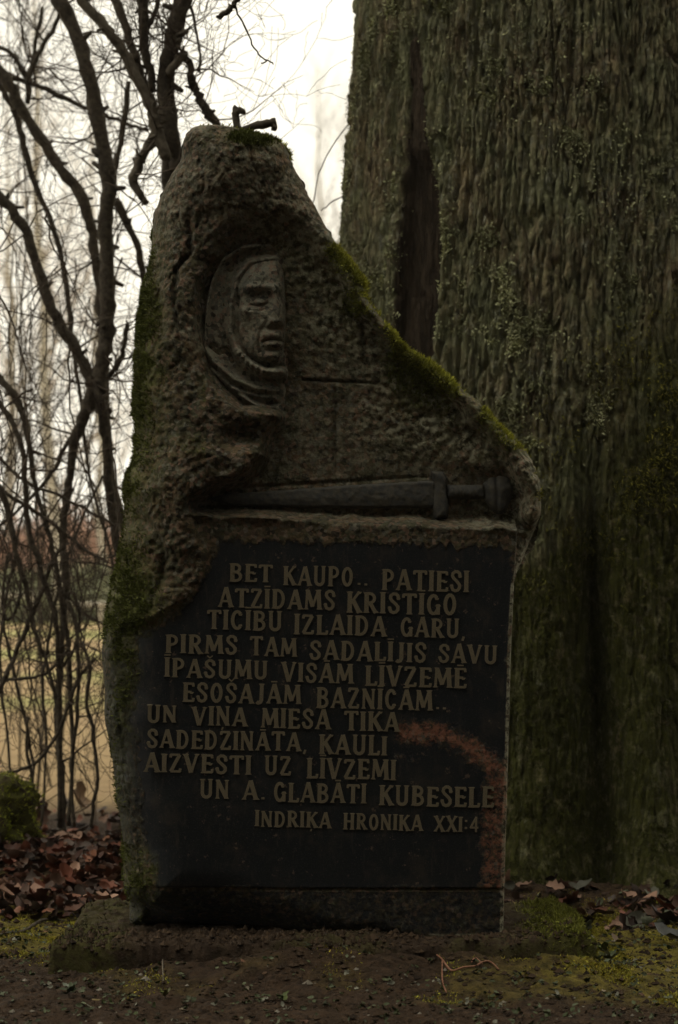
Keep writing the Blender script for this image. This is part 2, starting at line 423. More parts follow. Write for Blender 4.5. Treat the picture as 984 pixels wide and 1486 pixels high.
def boulder_H(x, y, fine=True):
    X, Z = x * S, -y * S
    d = -sdpoly(x, y, outline)
    # main rough body
    H = .015 + .030 * fbm(X, Z, 0., 3.5, 3, 41) + .013 * fbm(X, Z, 0., 11, 4, 43)
    w1, w2 = worley(X + .02 * fbm(X, Z, 0., 8, 2, 50), Z * .8, 0. * X, 9, 44)
    H = H + .010 * np.minimum(w2 - w1, .6) + .0055 * fbm(X, Z, 0., 32, 5, 46, .62) + .006 * fbm(X, Z, 0., 85, 3, 52) - .005 * np.clip(1 - np.abs(fbm(X, Z, 0., 15, 3, 47)) * 7, 0, 1)
    H = H + .008 * G(x, y, 245, 470, 30, 110) + .035 * G(x, y, 330, 250, 70, 60) + .020 * G(x, y, 255, 690, 60, 60)
    H = H + .03 * G(x, y, 205, 960, 40, 60)
    # long diagonal cracks on the left flank
    for ln, dp in (([(262, 240), (275, 330), (255, 420), (262, 520), (300, 590)], .030), ([(215, 330), (232, 460), (225, 600), (262, 720)], .020), ([(185, 720), (235, 800), (226, 880)], .018), ([(300, 215), (345, 235), (395, 225)], .014), ([(160, 1000), (180, 1100), (196, 1230), (230, 1310)], .018)):
        H = H - dp * .6 * np.exp(-(dline(x + 9 * vnoise(X * 18, Z * 18, 0, 48) + 4 * vnoise(X * 45, Z * 45, 0, 49), y, ln) / 5.) ** 2) * sstep(-.35, .25, vnoise(X * 7, Z * 7, 3, 51))
    # rounding to the silhouette
    lw = sstep(520, 300, x) * sstep(160, 330, y)
    wid = 30 + 75 * lw; dep = .075 + .16 * lw
    sl = sstep(775, 850, y) * sstep(520, 640, x)
    H = H + .018 * G(x, y, 770, 700, 30, 70) * fbm(X, Z, 0., 38, 4, 53, .65)
    wid = wid * (1 - sl) + 3.5 * sl; dep = dep * (1 - sl) + .012 * sl
    q = np.clip(1 - d / wid, 0, 1); rnd = dep * (1 - np.sqrt(np.clip(1 - q ** 2, 0, 1)))
    # niche
    sn = sdpoly(x + 3 * vnoise(X * 30, Z * 30, 0, 60), y + 3 * vnoise(X * 30, Z * 30, 5, 61), NICHE)
    soft = 17 + 30 * sstep(420, 330, y)
    mn = sstep(soft * .35, -soft, sn)
    peb = worley(X, Z, 0. * X, 55, 70)[0]
    pm = sstep(-60, 40, (x - 600) * .55 - (y - 640) * .45 + 20 * vnoise(X * 12, Z * 12, 0, 62)) * sstep(700, 640, y)
    Hn = -.062 + .012 * G(x, y, 330, 470, 60, 120) + .0035 * fbm(X, Z, 0., 26, 4, 63, .6) + .0022 * fbm(X, Z, 0., 120, 2, 64) + pm * (.014 + .016 * (.5 - peb)) + .022 * G(x, y, 705, 672, 36, 18, .4)
    Hn = Hn - .05 * G(x, y, 345, 628, 38, 22) * sstep(640, 600, y)
    Hn = Hn - .012 * np.exp(-(dline(x, y, [(440, 548), (470, 549), (545, 553)]) / 1.9) ** 2) - .007 * np.exp(-(dline(x, y, [(487, 562), (487, 690)]) / 2.2) ** 2) - .006 * np.exp(-(dline(x, y, [(350, 706), (620, 690)]) / 2.5) ** 2)
    Hn = Hn - .010 * sstep(735, 748, y) * sstep(420, 540, x)
    H = H * (1 - mn) + Hn * mn
    H = H - .045 * G(x, y, 350, 632, 40, 20) * (1 - mn)
    # slab
    ss = sdpoly(x + (5 * vnoise(X * 25, Z * 25, 0, 66) + 12 * vnoise(X * 7, Z * 7, 0, 74)) * sstep(350, 250, x), y, SLAB)
    yl = LEDGE(x); ms = sstep(10, -10, ss) * sstep(yl - 1.5, yl + 2.5, y)
    mb0 = sstep(12, -12, sdpoly(x + (9 + 22 * sstep(330, 220, x)) * fbm(X, Z, 0., 13, 5, 67, .65), y + 6 * fbm(X, Z, 3., 20, 4, 68), BLACK))
    strk = 5 * vnoise(X * 70, Z * 9, 0, 71) + 5 * vnoise(X * 160, 0, 0, 72)
    mb = mb0 * sstep(yl + 14, yl + 38, y + 1.6 * strk)
    Hs = .0 + (.0032 * fbm(X, Z, 0., 60, 4, 69, .6) + .0015) * (1 - mb) + .0012 * fbm(X, Z, 0., 6, 2, 73)
    Hs = Hs - .006 * np.exp(-(dline(x, y, [(205, 1291), (735, 1291)]) / 1.6) ** 2) - .004 * sstep(1289, 1294, y)
    right_of = sstep(-1.5, 1.5, x - np.interp(y, [760, 850], [752, 746.5])) * (y < 850)
    ms = ms * (1 - right_of)
    H = np.where(ms > 0, H * (1 - ms) + Hs * ms, H)
    H = H - .07 * right_of * sstep(745, 775, y) * sstep(900, 850, y)
    H = H - rnd * (1 - 0 * mn)
    H = H - .06 * G(x, y, 185, 1330, 40, 14)
    return H, dict(mn=mn, ms=ms, mb=mb * ms, d=d, pm=pm * mn, sl=sl)
HH, info = boulder_H(QX, QY)
Xq, Zq = QX * S, -QY * S
edge_strip = sstep(7, 4, info['d']) * info['sl']
black = info['mb'] * (1 - edge_strip) * sstep(1293, 1288, QY)
black = np.maximum(black, .50 * sstep(1292, 1296, QY) * (1 - edge_strip))
black = np.maximum(black, .62 * G(QX, QY, 175, 1080, 75, 260) * (1 - edge_strip))  # dark tint on the grey-brown left flank, painted shade against open sky
lit_edge = sstep(0, 1, 1 - np.abs(QY - LEDGE(QX) - 3) / 7)  # pale band painting the lit edge of the ledge
pink = np.maximum(.95 * sstep(40, 0, dline(QX, QY, [(590, 1062), (640, 1062), (680, 1085), (716, 1110)]) + 9 * fbm(Xq, Zq, 0., 25, 4, 80)),
                  .82 * sstep(34, 8, dline(QX, QY, [(718, 1115), (716, 1200), (714, 1285)]) + 7 * fbm(Xq, Zq, 0., 25, 4, 81)))
pink = np.maximum(pink, .55 * sstep(12, 3, dline(QX, QY, [(575, 1098), (605, 1102)]))) * info['ms'] * sstep(1292, 1288, QY)
pink = np.maximum(pink, .35 * G(QX, QY, 440, 268, 22, 40)); black = black * (1 - .75 * pink)
pink = np.maximum(pink, .30 * sstep(.15, .5, fbm(Xq, Zq, 0., 8, 3, 88)) * (1 - info['ms']))
moss = np.clip(1.1 * np.exp(-((info['d'] - 6) / 15) ** 2) * sstep(340, 365, QY) * sstep(670, 635, QY) * (QX > 470) + .9 * G(QX, QY, 165, 850, 40, 75) + .7 * G(QX, QY, 178, 700, 14, 30)
               + .8 * G(QX, QY, 365, 203, 40, 16) + .55 * G(QX, QY, 205, 400, 26, 110) + .5 * G(QX, QY, 520, 440, 26, 18) + .65 * G(QX, QY, 600, 540, 50, 28, .75) + .3 * info['pm'] + .5 * G(QX, QY, 205, 1290, 45, 40) + .9 * G(QX, QY, 190, 880, 50, 60) + .8 * G(QX, QY, 190, 600, 45, 170) + .45 * G(QX, QY, 160, 1120, 30, 180) + .4 * sstep(.0, .4, fbm(Xq, Zq, 0., 9, 3, 84)) * (QX < 300), 0, 1)  # moss, thickened on the left flank to paint down its sky light
moss = np.maximum(moss, .6 * G(QX, QY, 785, 700, 16, 70)) * (1 - info['mb'])  # right rim darkened in moss colour as shade against sky light
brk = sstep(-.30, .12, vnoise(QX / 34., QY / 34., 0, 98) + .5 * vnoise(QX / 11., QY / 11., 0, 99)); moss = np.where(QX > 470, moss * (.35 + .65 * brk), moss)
lich_lit = np.clip(.45 * sstep(0, .5, fbm(Xq, Zq, 0., 6, 3, 83)) * (1 - info['ms']) + .7 * info['pm'] + .2 * G(QX, QY, 765, 690, 26, 60) + .35 * info['mn'] * sstep(560, 620, QY) * (1 - info['ms']) + edge_strip * 1.5 + .8 * G(QX, QY, 345, 298, 14, 10) + .35 * lit_edge * info['ms'] + .5 * G(QX, QY, 180, 960, 24, 40), 0, 1.6)  # lichen, plus a paler lower niche and the painted lit ledge edge
FV = np.stack([(QX - 492) * S, -HH, EYE + (840 - QY) * S], -1)     # front surface (x, y, z)
NB = 46
a = np.linspace(0, math.pi, NB + 2)[1:-1]
xm, xh = (Lr + Rr) / 2, (Rr - Lr) / 2
T = .34 * np.clip(xh / 150, 0, 1) ** .8
ye = FV[:, -1, 1][:, None] * (1 - a / math.pi) + FV[:, 0, 1][:, None] * (a / math.pi)
bxp = xm[:, None] + xh[:, None] * np.cos(a)[None]
by = ye + T[:, None] * np.sin(a)[None]
bz = np.repeat(QY[:, :1], NB, 1) * (a / math.pi) + np.repeat(QY[:, -1:], NB, 1) * (1 - a / math.pi)
bn = .04 * fbm(bxp * S, by, bz * S, 5, 4, 90) * np.sin(a)[None]
BV = np.stack([(bxp - 492) * S * 1.0, by + bn, EYE + (840 - bz) * S], -1)
RV = np.concatenate([FV, BV], 1); nr, ncol = RV.shape[:2]
idx = np.arange(nr * ncol).reshape(nr, ncol); nxt = np.roll(idx, -1, 1)
bf = np.stack([idx[:-1], idx[1:], nxt[1:], nxt[:-1]], -1).reshape(-1, 4)
pad = lambda A, v=0.: np.concatenate([A, np.full((nr, NB), v)], 1).ravel()
bcol = np.stack([pad(black), pad(moss, .3), pad(pink)], -1)
boulder = np_mesh('boulder', RV, bf, M['granite'], stone, cols=bcol, attrs={'lichen': pad(lich_lit, .3)})

# moss blades standing on the stone
def blades(P0, Nn, length, width, cols, name, mat, parent, droop=.3, spread=.7):
    n = len(P0); rnd = RNG.normal(size=(n, 3)); dirv = Nn + spread * rnd; dirv[:, 2] -= droop * RNG.random(n)
    dirv /= np.linalg.norm(dirv, axis=1)[:, None] + 1e-9
    side = np.cross(dirv, RNG.normal(size=(n, 3))); side /= np.linalg.norm(side, axis=1)[:, None] + 1e-9
    L = length * (.5 + RNG.random(n))[:, None]; W = width * (.6 + .8 * RNG.random(n))[:, None]
    base = P0 - dirv * .002
    V = np.stack([base - side * W * .5, base + side * W * .5, base + dirv * L], 1).reshape(-1, 3)
    F = np.arange(3 * n).reshape(n, 3)
    o = np_mesh(name, V, F, mat, parent, smooth=False, cols=np.repeat(cols, 3, 0)); o['kind'] = 'stuff'; return o
def grid_normals(V):
    du = np.gradient(V, axis=1); dv = np.gradient(V, axis=0); n = np.cross(dv, du)
    n /= np.linalg.norm(n, axis=2)[..., None] + 1e-12
    n *= np.where(n[..., 1:2] > 0, -1, 1); return n
FN = grid_normals(FV)
def pick(weight, n):
    w = weight.ravel().astype(float); c = np.cumsum(w); return np.searchsorted(c, RNG.random(n) * c[-1])
patch = sstep(-.45, .15, fbm(Xq, Zq, 0., 34, 5, 95, .65))
ii = pick(np.clip(moss - .25, 0, 1) ** 1.6 * patch * (1 + 2.5 * np.exp(-info['d'] / 5)), 46000)
py_ = QY.ravel()[ii]; px_ = QX.ravel()[ii]
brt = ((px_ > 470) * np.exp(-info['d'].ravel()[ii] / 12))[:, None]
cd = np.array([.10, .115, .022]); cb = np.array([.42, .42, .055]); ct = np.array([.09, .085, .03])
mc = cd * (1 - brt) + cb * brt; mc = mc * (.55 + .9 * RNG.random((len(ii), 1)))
p0 = FV.reshape(-1, 3)[ii] + RNG.normal(size=(len(ii), 3)) * .0022
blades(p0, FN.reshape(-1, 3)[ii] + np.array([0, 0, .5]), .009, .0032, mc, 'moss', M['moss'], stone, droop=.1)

rim = BV[:, :14].reshape(-1, 3); rw = (np.interp(bz[:, :14].ravel(), [350, 366, 640, 670], [0, 1, 1, 0]) * np.repeat(sstep(-.30, .12, vnoise(Rr / 34., rows / 34., 0, 98) + .5 * vnoise(Rr / 11., rows / 11., 0, 99)), 14)) + .3 * (bz[:, :14].ravel() < 230)
ii = pick(rw, 16000)
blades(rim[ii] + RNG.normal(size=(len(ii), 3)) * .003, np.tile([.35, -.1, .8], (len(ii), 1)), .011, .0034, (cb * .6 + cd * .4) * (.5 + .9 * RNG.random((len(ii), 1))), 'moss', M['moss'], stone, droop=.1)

# carved face in its hood
fx = np.arange(282, 430, .8); fy = np.arange(338, 606, .8); FX, FY = np.meshgrid(fx, fy)
def ridge(pts, sg): return np.exp(-(dline(FX, FY, pts) / sg) ** 2)
hood = [(424, 385), (418, 362), (395, 346), (355, 346), (320, 366), (303, 400), (294, 440), (290, 500), (296, 532), (325, 565), (352, 590), (385, 602), (412, 600), (420, 575), (421, 540), (417, 500), (418, 430)]
inh = sstep(3, -6, sdpoly(FX, FY, hood))
h = .006 + 0 * FX
h = h + .030 * ridge([(392, 352), (350, 356), (318, 378), (303, 412), (297, 455), (295, 500), (308, 522), (335, 546), (370, 562), (412, 566)], 6)
h = h + .008 * ridge([(322, 390), (312, 430), (312, 490)], 5)
h = h + .034 * ridge([(398, 372), (362, 378), (343, 402), (335, 440), (334, 480), (343, 506), (358, 524), (382, 537), (414, 539)], 6.5)
ang = np.arctan2(FY - 470, FX - 388)
h = h + (.022 + .0035 * np.sin(ang * 46) ) * ridge([(346, 512), (362, 530), (386, 541), (416, 540)], 10)
h = h - .024 * ridge([(303, 499), (316, 507), (328, 504), (336, 520)], 3.6)
ex = np.where(FX < 394, (FX - 394) / 60, (FX - 394) / 20); ey = (FY - 448) / 86
ell = np.clip(1 - np.abs(ex) ** 2.2 - np.abs(ey) ** 2.6, 0, 1) ** .62
h = np.maximum(h, .066 * ell) + .006 * ell
h = h + .010 * G(FX, FY, 384, 397, 20, 16) + .015 * G(FX, FY, 376, 416, 24, 5.0, .06) + .010 * G(FX, FY, 402, 415, 8, 6)
h = h - .022 * G(FX, FY, 375, 430, 18, 7) - .013 * G(FX, FY, 372, 442, 20, 6) - .013 * G(FX, FY, 407, 431, 4, 8)
h = h + .017 * G(FX, FY, 377, 436.5, 8.5, 5.5) - .0065 * ridge([(364, 441), (377, 443), (388, 439)], 1.5) + .005 * ridge([(364, 434), (375, 430), (388, 434)], 1.6) - .005 * G(FX, FY, 378.5, 436.5, 2.4, 2.4)
h = h - .004 * ridge([(362, 449), (376, 451), (388, 447)], 1.8)
nt = np.clip((FY - 420) / 44, 0, 1)
h = h + (.012 + .016 * nt) * np.exp(-((FX - (399 + 8 * nt)) / (4.2 + 2.2 * nt)) ** 2) * sstep(416, 424, FY) * sstep(472, 465, FY)
h = h + .007 * G(FX, FY, 394, 466, 5, 4.5) - .016 * G(FX, FY, 398, 476, 13, 4)
h = h + .009 * G(FX, FY, 398, 486, 14, 4.5) - .013 * ridge([(381, 495), (390, 492), (398, 491), (410, 493)], 1.9) + .010 * G(FX, FY, 398, 499, 11, 4) - .010 * G(FX, FY, 397, 507, 12, 3.2) + .016 * G(FX, FY, 396, 516, 16, 7)
h = h - .007 * ridge([(388, 466), (378, 478), (375, 496), (378, 508)], 3) + .011 * G(FX, FY, 356, 449, 13, 9) - .012 * G(FX, FY, 361, 476, 11, 18)
h = h - .012 * ridge([(346, 430), (345, 480), (356, 512), (378, 526), (410, 528)], 3)
for ln, sg, am in (([(300, 530), (330, 556), (358, 578), (384, 597), (406, 597)], 4, .016), ([(314, 556), (345, 586), (378, 604)], 4, .012), ([(338, 562), (372, 573), (410, 577)], 3.6, .014), ([(345, 572), (372, 586), (404, 590)], 3, .012), ([(352, 580), (375, 596), (400, 600)], 2.6, .008)):
    h = h + am * ridge(ln, sg)
h = h - .022 * G(FX, FY, 393, 583, 9, 4.5)
h = h + .0016 * fbm(FX * S, FY * S, 0., 60, 4, 120, .6)
h = h * (1 - .85 * sstep(400, 423, FX) * np.where(FY < 380, 1, sstep(535, 556, FY)))
h = h * .72 * sstep(428, 408, FX) * (1 - .8 * sstep(352, 408, FX) * sstep(372, 362, FY)) * (1 - .9 * sstep(372, 418, FX) * sstep(544, 556, FY))
h = h * inh - .035 * (1 - inh) - .022 * sstep(405, 426, FX) * (1 - sstep(0, .3, ell))
NZ = boulder_H(FX, FY)[0]
NZ = np.minimum(NZ, -.055)
fv = np.stack([(FX - 492) * S, -(-.054 + h), EYE + (840 - FY) * S], -1)
n2, n1 = FX.shape; idx = np.arange(n1 * n2).reshape(n2, n1)
ff = np.stack([idx[:-1, :-1], idx[1:, :-1], idx[1:, 1:], idx[:-1, 1:]], -1).reshape(-1, 4)
fl = .35 * sstep(0, .4, fbm(FX * S, FY * S, 0., 18, 3, 121)) + .5 * ridge([(295, 500), (308, 522), (335, 546), (370, 562), (412, 566)], 7) + .5 * ridge([(346, 520), (366, 535), (416, 540)], 9)
carved = np_mesh('carved_face', fv, ff, M['granite_face'], stone, cols=np.zeros((n1 * n2, 3)), attrs={'lichen': np.clip(fl, 0, 1)})

# sword
def relief(name, outline_pts, depth_fn, parent, back=-.075, step=1.6):
    """solid raised shape: outline polygon extruded with a domed front"""
    xs = [p[0] for p in outline_pts]; ys = [p[1] for p in outline_pts]
    gx_ = np.arange(min(xs) - 3, max(xs) + 3, step); gy_ = np.arange(min(ys) - 3, max(ys) + 3, step)
    A, B = np.meshgrid(gx_, gy_); d = -sdpoly(A, B, outline_pts)
    Hh = np.where(d > -1.2, depth_fn(A, B, d), back)
    V = np.stack([(A - 492) * S, -Hh - .0045 * fbm(A * S, B * S, 0., 34, 5, 131, .65), EYE + (840 - B) * S], -1); r_, c_ = A.shape; id_ = np.arange(r_ * c_).reshape(r_, c_)
    F = np.stack([id_[:-1, :-1], id_[1:, :-1], id_[1:, 1:], id_[:-1, 1:]], -1).reshape(-1, 4)
    return np_mesh(name, V, F, M['sword'], parent)
sword = thing('sword_empty', '', '', (0, 0, 0)) if False else bpy.data.objects.new('sword', None)
link(sword, stone); sword.location = P(500, 715, 0) - wloc(stone)
relief('blade', [(298, 722), (330, 715), (400, 711), (480, 705), (560, 700), (634, 696), (634, 735), (540, 736), (420, 735), (335, 733)],
       lambda x, y, d: -.060 + .012 * sstep(-1.2, 2.5, d) + .003 * sstep(0, 16, d) + .001 * fbm(x * S, y * S, 0., 50, 3, 7), sword)
relief('guard', [(627, 682), (645, 683), (651, 693), (650, 712), (653, 735), (650, 750), (634, 752), (629, 735), (631, 700)],
       lambda x, y, d: -.060 + .018 * sstep(-1.2, 3, d) + .003 * sstep(2, 9, d), sword)
relief('grip', [(650, 703), (704, 702), (706, 722), (650, 722)],
       lambda x, y, d: -.060 + .015 * sstep(-1.2, 3, d) + .005 * sstep(0, 9, d) + .0012 * np.sin(x * 1.3), sword)
relief('pommel', [(703, 700), (712, 690), (728, 686), (742, 692), (748, 706), (745, 722), (736, 742), (726, 744), (716, 738), (705, 724)],
       lambda x, y, d: -.060 + .014 * sstep(-1.2, 4, d) + .006 * sstep(0, 16, d) - .006 * np.exp(-(dline(x, y, [(722, 688), (724, 742)]) / 2.5) ** 2), sword)

# letters: strokes with small wedge serifs, one mesh per glyph, one object per letter
def arc(cx, cy, rx, ry, a0, a1, n=9):
    return [(cx + rx * math.cos(R_(a0 + (a1 - a0) * i / (n - 1))), cy + ry * math.sin(R_(a0 + (a1 - a0) * i / (n - 1)))) for i in range(n)]
TK, TN = .19, .115        # thick and thin stroke
GL = {}
def g(ch, w, *st): GL[ch] = (w, st)
SV = lambda x, a=0., b=1.: ([(x, a), (x, b)], TK, 3)       # stem with serifs at both ends
g('I', .22, SV(.11)); g('L', .50, SV(.13), ([(.13, .05), (.46, .05), (.48, .22)], TN, 0))
g('T', .60, ([(.30, 0), (.30, 1)], TK, 1), ([(.03, .80), (.04, .95), (.56, .95), (.57, .80)], TN, 0))
g('E', .52, SV(.13), ([(.13, .95), (.47, .95), (.48, .80)], TN, 0), ([(.13, .52), (.40, .52)], TN, 2), ([(.13, .05), (.48, .05), (.50, .21)], TN, 0))
g('A', .66, ([(.07, 0), (.32, 1)], TN, 1), ([(.34, 1), (.59, 0)], TK, 2), ([(.17, .30), (.50, .30)], TN, 0))
g('V', .64, ([(.07, 1), (.32, 0)], TK, 1), ([(.33, 0), (.57, 1)], TN, 2))
g('U', .62, ([(.12, 1), (.12, .28)] + arc(.31, .27, .19, .22, 180, 360, 8) + [(.50, 1)], .155, 3))
g('N', .64, ([(.10, 0), (.10, 1)], TN, 3), ([(.10, .97), (.53, .03)], TK, 0), ([(.53, 0), (.53, 1)], TN, 3))
g('M', .78, ([(.08, 0), (.13, 1)], TN, 3), ([(.14, .97), (.38, .15)], TK, 0), ([(.38, .15), (.63, .97)], TN, 0), ([(.64, 1), (.70, 0)], TK, 3))
g('K', .62, SV(.13), ([(.18, .46), (.54, 1)], TN, 2), ([(.28, .58), (.56, 0)], TK, 2))
g('Z', .54, ([(.06, .80), (.07, .95), (.47, .95)], TN, 0), ([(.45, .93), (.08, .07)], .16, 0), ([(.06, .05), (.48, .05), (.49, .21)], TN, 0))
g('B', .58, SV(.13), ([(.13, .95)] + arc(.27, .745, .19, .205, 90, -90, 8) + [(.13, .54)], .135, 0), ([(.13, .52)] + arc(.28, .285, .22, .235, 90, -90, 8) + [(.13, .05)], .14, 0))
g('P', .56, SV(.13), ([(.13, .95)] + arc(.26, .71, .22, .24, 90, -90, 9) + [(.13, .47)], .135, 0))
g('R', .62, SV(.13), ([(.13, .95)] + arc(.26, .72, .21, .23, 90, -90, 9) + [(.13, .49)], .135, 0), ([(.28, .49), (.54, 0)], .17, 2))
g('D', .62, SV(.13), ([(.13, .95), (.24, .95)] + arc(.26, .5, .26, .45, 88, -88, 11) + [(.24, .05), (.13, .05)], .14, 0))
g('O', .58, (arc(.29, .5, .20, .44, 0, 360, 19), .155, 0))
g('C', .56, (arc(.30, .5, .21, .44, 48, 312, 14), .15, 3))
g('G', .60, (arc(.30, .5, .21, .44, 48, 325, 14), .15, 1), ([(.50, .02), (.50, .42)], .16, 2))
g('S', .52, ([(.45, .76), (.42, .88), (.33, .95), (.22, .95), (.12, .87), (.10, .74), (.16, .63), (.34, .45), (.43, .33), (.43, .18), (.35, .07), (.24, .04), (.13, .09), (.07, .24)], .14, 3))
g('J', .40, ([(.26, 1), (.26, .18), (.21, .06), (.12, .02), (.04, .08)], .17, 1))
g('H', .66, SV(.13), SV(.53), ([(.13, .5), (.53, .5)], TN, 0)); g('X', .62, ([(.08, 1), (.54, 0)], TK, 3), ([(.54, 1), (.08, 0)], TN, 3))
g('4', .56, ([(.38, 0), (.38, 1), (.06, .30), (.52, .30)], .12, 0)); g(':', .22, ([(.11, .2), (.11, .32)], .14, 0), ([(.11, .66), (.11, .78)], .14, 0))
g('.', .2, ([(.10, 0), (.10, .11)], .13, 0)); g(',', .22, ([(.12, .10), (.06, -.12)], .11, 0))
ACC = {'Ā': ('A', 'm'), 'Ī': ('I', 'm'), 'Ē': ('E', 'm'), 'Š': ('S', 'v'), 'Ņ': ('N', 'c'), 'Ķ': ('K', 'c')}
glyph_cache = {}
def glyph(ch):
    if ch in glyph_cache: return glyph_cache[ch]
    b, acc = ACC.get(ch, (ch, None)); w, st = GL[b]; st = list(st)
    if acc == 'm': st.append(([(w / 2 - .14, 1.13), (w / 2 + .14, 1.13)], .07, 0))
    if acc == 'v': st.append(([(w / 2 - .12, 1.22), (w / 2, 1.10), (w / 2 + .12, 1.22)], .06, 0))
    if acc == 'c': st.append(([(w / 2, -.10), (w / 2 - .05, -.24)], .08, 0))
    V, F = [], []; lay = 0
    def poly(pts2, t0, t1, z):
        k = len(V); m = len(pts2)
        for (x, y) in pts2: V.append((x, -z, y))
        for (x, y) in pts2:
            cx = sum(p[0] for p in pts2) / m; cy = sum(p[1] for p in pts2) / m
            V.append((cx + (x - cx) * 1.05, .12, cy + (y - cy) * 1.05))
        F.append(tuple(range(k, k + m)))
        for i in range(m): j = (i + 1) % m; F.append((k + i, k + m + i, k + m + j, k + j))
    for pts, wd, ser in st:
        for i in range(len(pts) - 1):
            (ax, ay), (bx_, by_) = pts[i], pts[i + 1]; dx, dy = bx_ - ax, by_ - ay; L = math.hypot(dx, dy) + 1e-9
            nx_, ny_ = -dy / L * wd / 2, dx / L * wd / 2; e = wd * .18 if 0 < i or i < len(pts) - 2 else 0
            sx, sy = dx / L * e, dy / L * e
            s0 = (sx, sy) if i > 0 else (0, 0); s1 = (sx, sy) if i < len(pts) - 2 else (0, 0)
            lay += 1; z = .05 + .0012 * lay
            poly([(ax - s0[0] + nx_, ay - s0[1] + ny_), (ax - s0[0] - nx_, ay - s0[1] - ny_), (bx_ + s1[0] - nx_, by_ + s1[1] - ny_), (bx_ + s1[0] + nx_, by_ + s1[1] + ny_)], 0, 0, z)
        for end, bit in ((0, 1), (-1, 2)):
            if ser & bit:
                ex_, ey_ = pts[end]; up = 1 if ey_ < .5 else -1; lay += 1; hw = wd * .5 + .055
                if len(pts) > 9 and ey_ not in (0, 1) : hw = wd * .5 + .02
                poly([(ex_ - hw, ey_), (ex_ + hw, ey_), (ex_ + wd * .42, ey_ + .10 * up), (ex_ - wd * .42, ey_ + .10 * up)], 0, 0, .05 + .0012 * lay)
    me = bpy.data.meshes.new('letter'); me.from_pydata(V, [], F); me.materials.append(M['letter'])
    import bmesh
    bm = bmesh.new(); bm.from_mesh(me); bmesh.ops.recalc_face_normals(bm, faces=bm.faces); bm.to_mesh(me); bm.free()
    glyph_cache[ch] = (w, me); return glyph_cache[ch]
WORDS = [('BET', 333, 395, 818, 844), ('KAUPO', 411, 512, 821, 849), ('..', 518, 534, 823, 849), ('PATIESI', 554, 680, 826, 856),
 ('ATZĪDAMS', 317, 486, 853, 881), ('KRISTĪGO', 503, 662, 859, 889), ('TICĪBU', 301, 409, 885, 913), ('IZLAIDA', 427, 560, 891, 920), ('GARU,', 581, 676, 896, 924),
 ('PIRMS', 240, 344, 920, 947), ('TAM', 363, 430, 924, 951), ('SADALĪJIS', 449, 618, 929, 957), ('SAVU', 636, 721, 934, 961),
 ('ĪPAŠUMU', 239, 388, 955, 982), ('VISĀM', 409, 512, 961, 989), ('LĪVZEMĒ', 530, 676, 966, 995),
 ('ESOŠAJĀM', 265, 436, 990, 1018), ('BAZNĪCĀM', 459, 627, 998, 1027), ('..', 632, 648, 1003, 1029),
 ('UN', 213, 256, 1023, 1048), ('VIŅA', 279, 358, 1025, 1052), ('MIESA', 379, 479, 1028, 1056), ('TIKA', 500, 579, 1032, 1060),
 ('SADEDZINĀTA,', 213, 446, 1058, 1085), ('KAULI', 463, 561, 1066, 1094), ('AIZVESTI', 209, 364, 1093, 1120), ('UZ', 384, 422, 1097, 1124), ('LĪVZEMI', 445, 574, 1100, 1129),
 ('UN', 290, 332, 1131, 1158), ('A', 352, 374, 1133, 1160), ('.', 378, 385, 1134, 1160), ('GLABĀTI', 397, 531, 1135, 1163), ('KUBESELE', 550, 716, 1139, 1168),
 ('INDRIĶA', 370, 480, 1176, 1199), ('HRONIKA', 498, 613, 1180, 1203), ('XXI:4', 630, 695, 1184, 1206)]
nlet = 0
for wd, x0, x1, yt, yb in WORDS:
    cap = yb - yt; slope = .024; gap = .115
    tot = sum(glyph(c)[0] for c in wd) + gap * (len(wd) - 1); sx = (x1 - x0) / tot; x = x0
    for c in wd:
        w, me = glyph(c)
        o = bpy.data.objects.new('letter', me); link(o, stone)
        yb_ = yb + slope * (x - x0) + random.uniform(-.5, .5)
        o.location = Vector(((x - 492) * S, -.0005, EYE + (840 - yb_) * S)) - wloc(stone)
        o.rotation_euler = (0, R_(1.3) + random.uniform(-.01, .01), 0); o.scale = (sx * S, .05, cap * S * random.uniform(.97, 1.03)); nlet += 1
        x += (w + gap) * sx
print('letters', nlet)

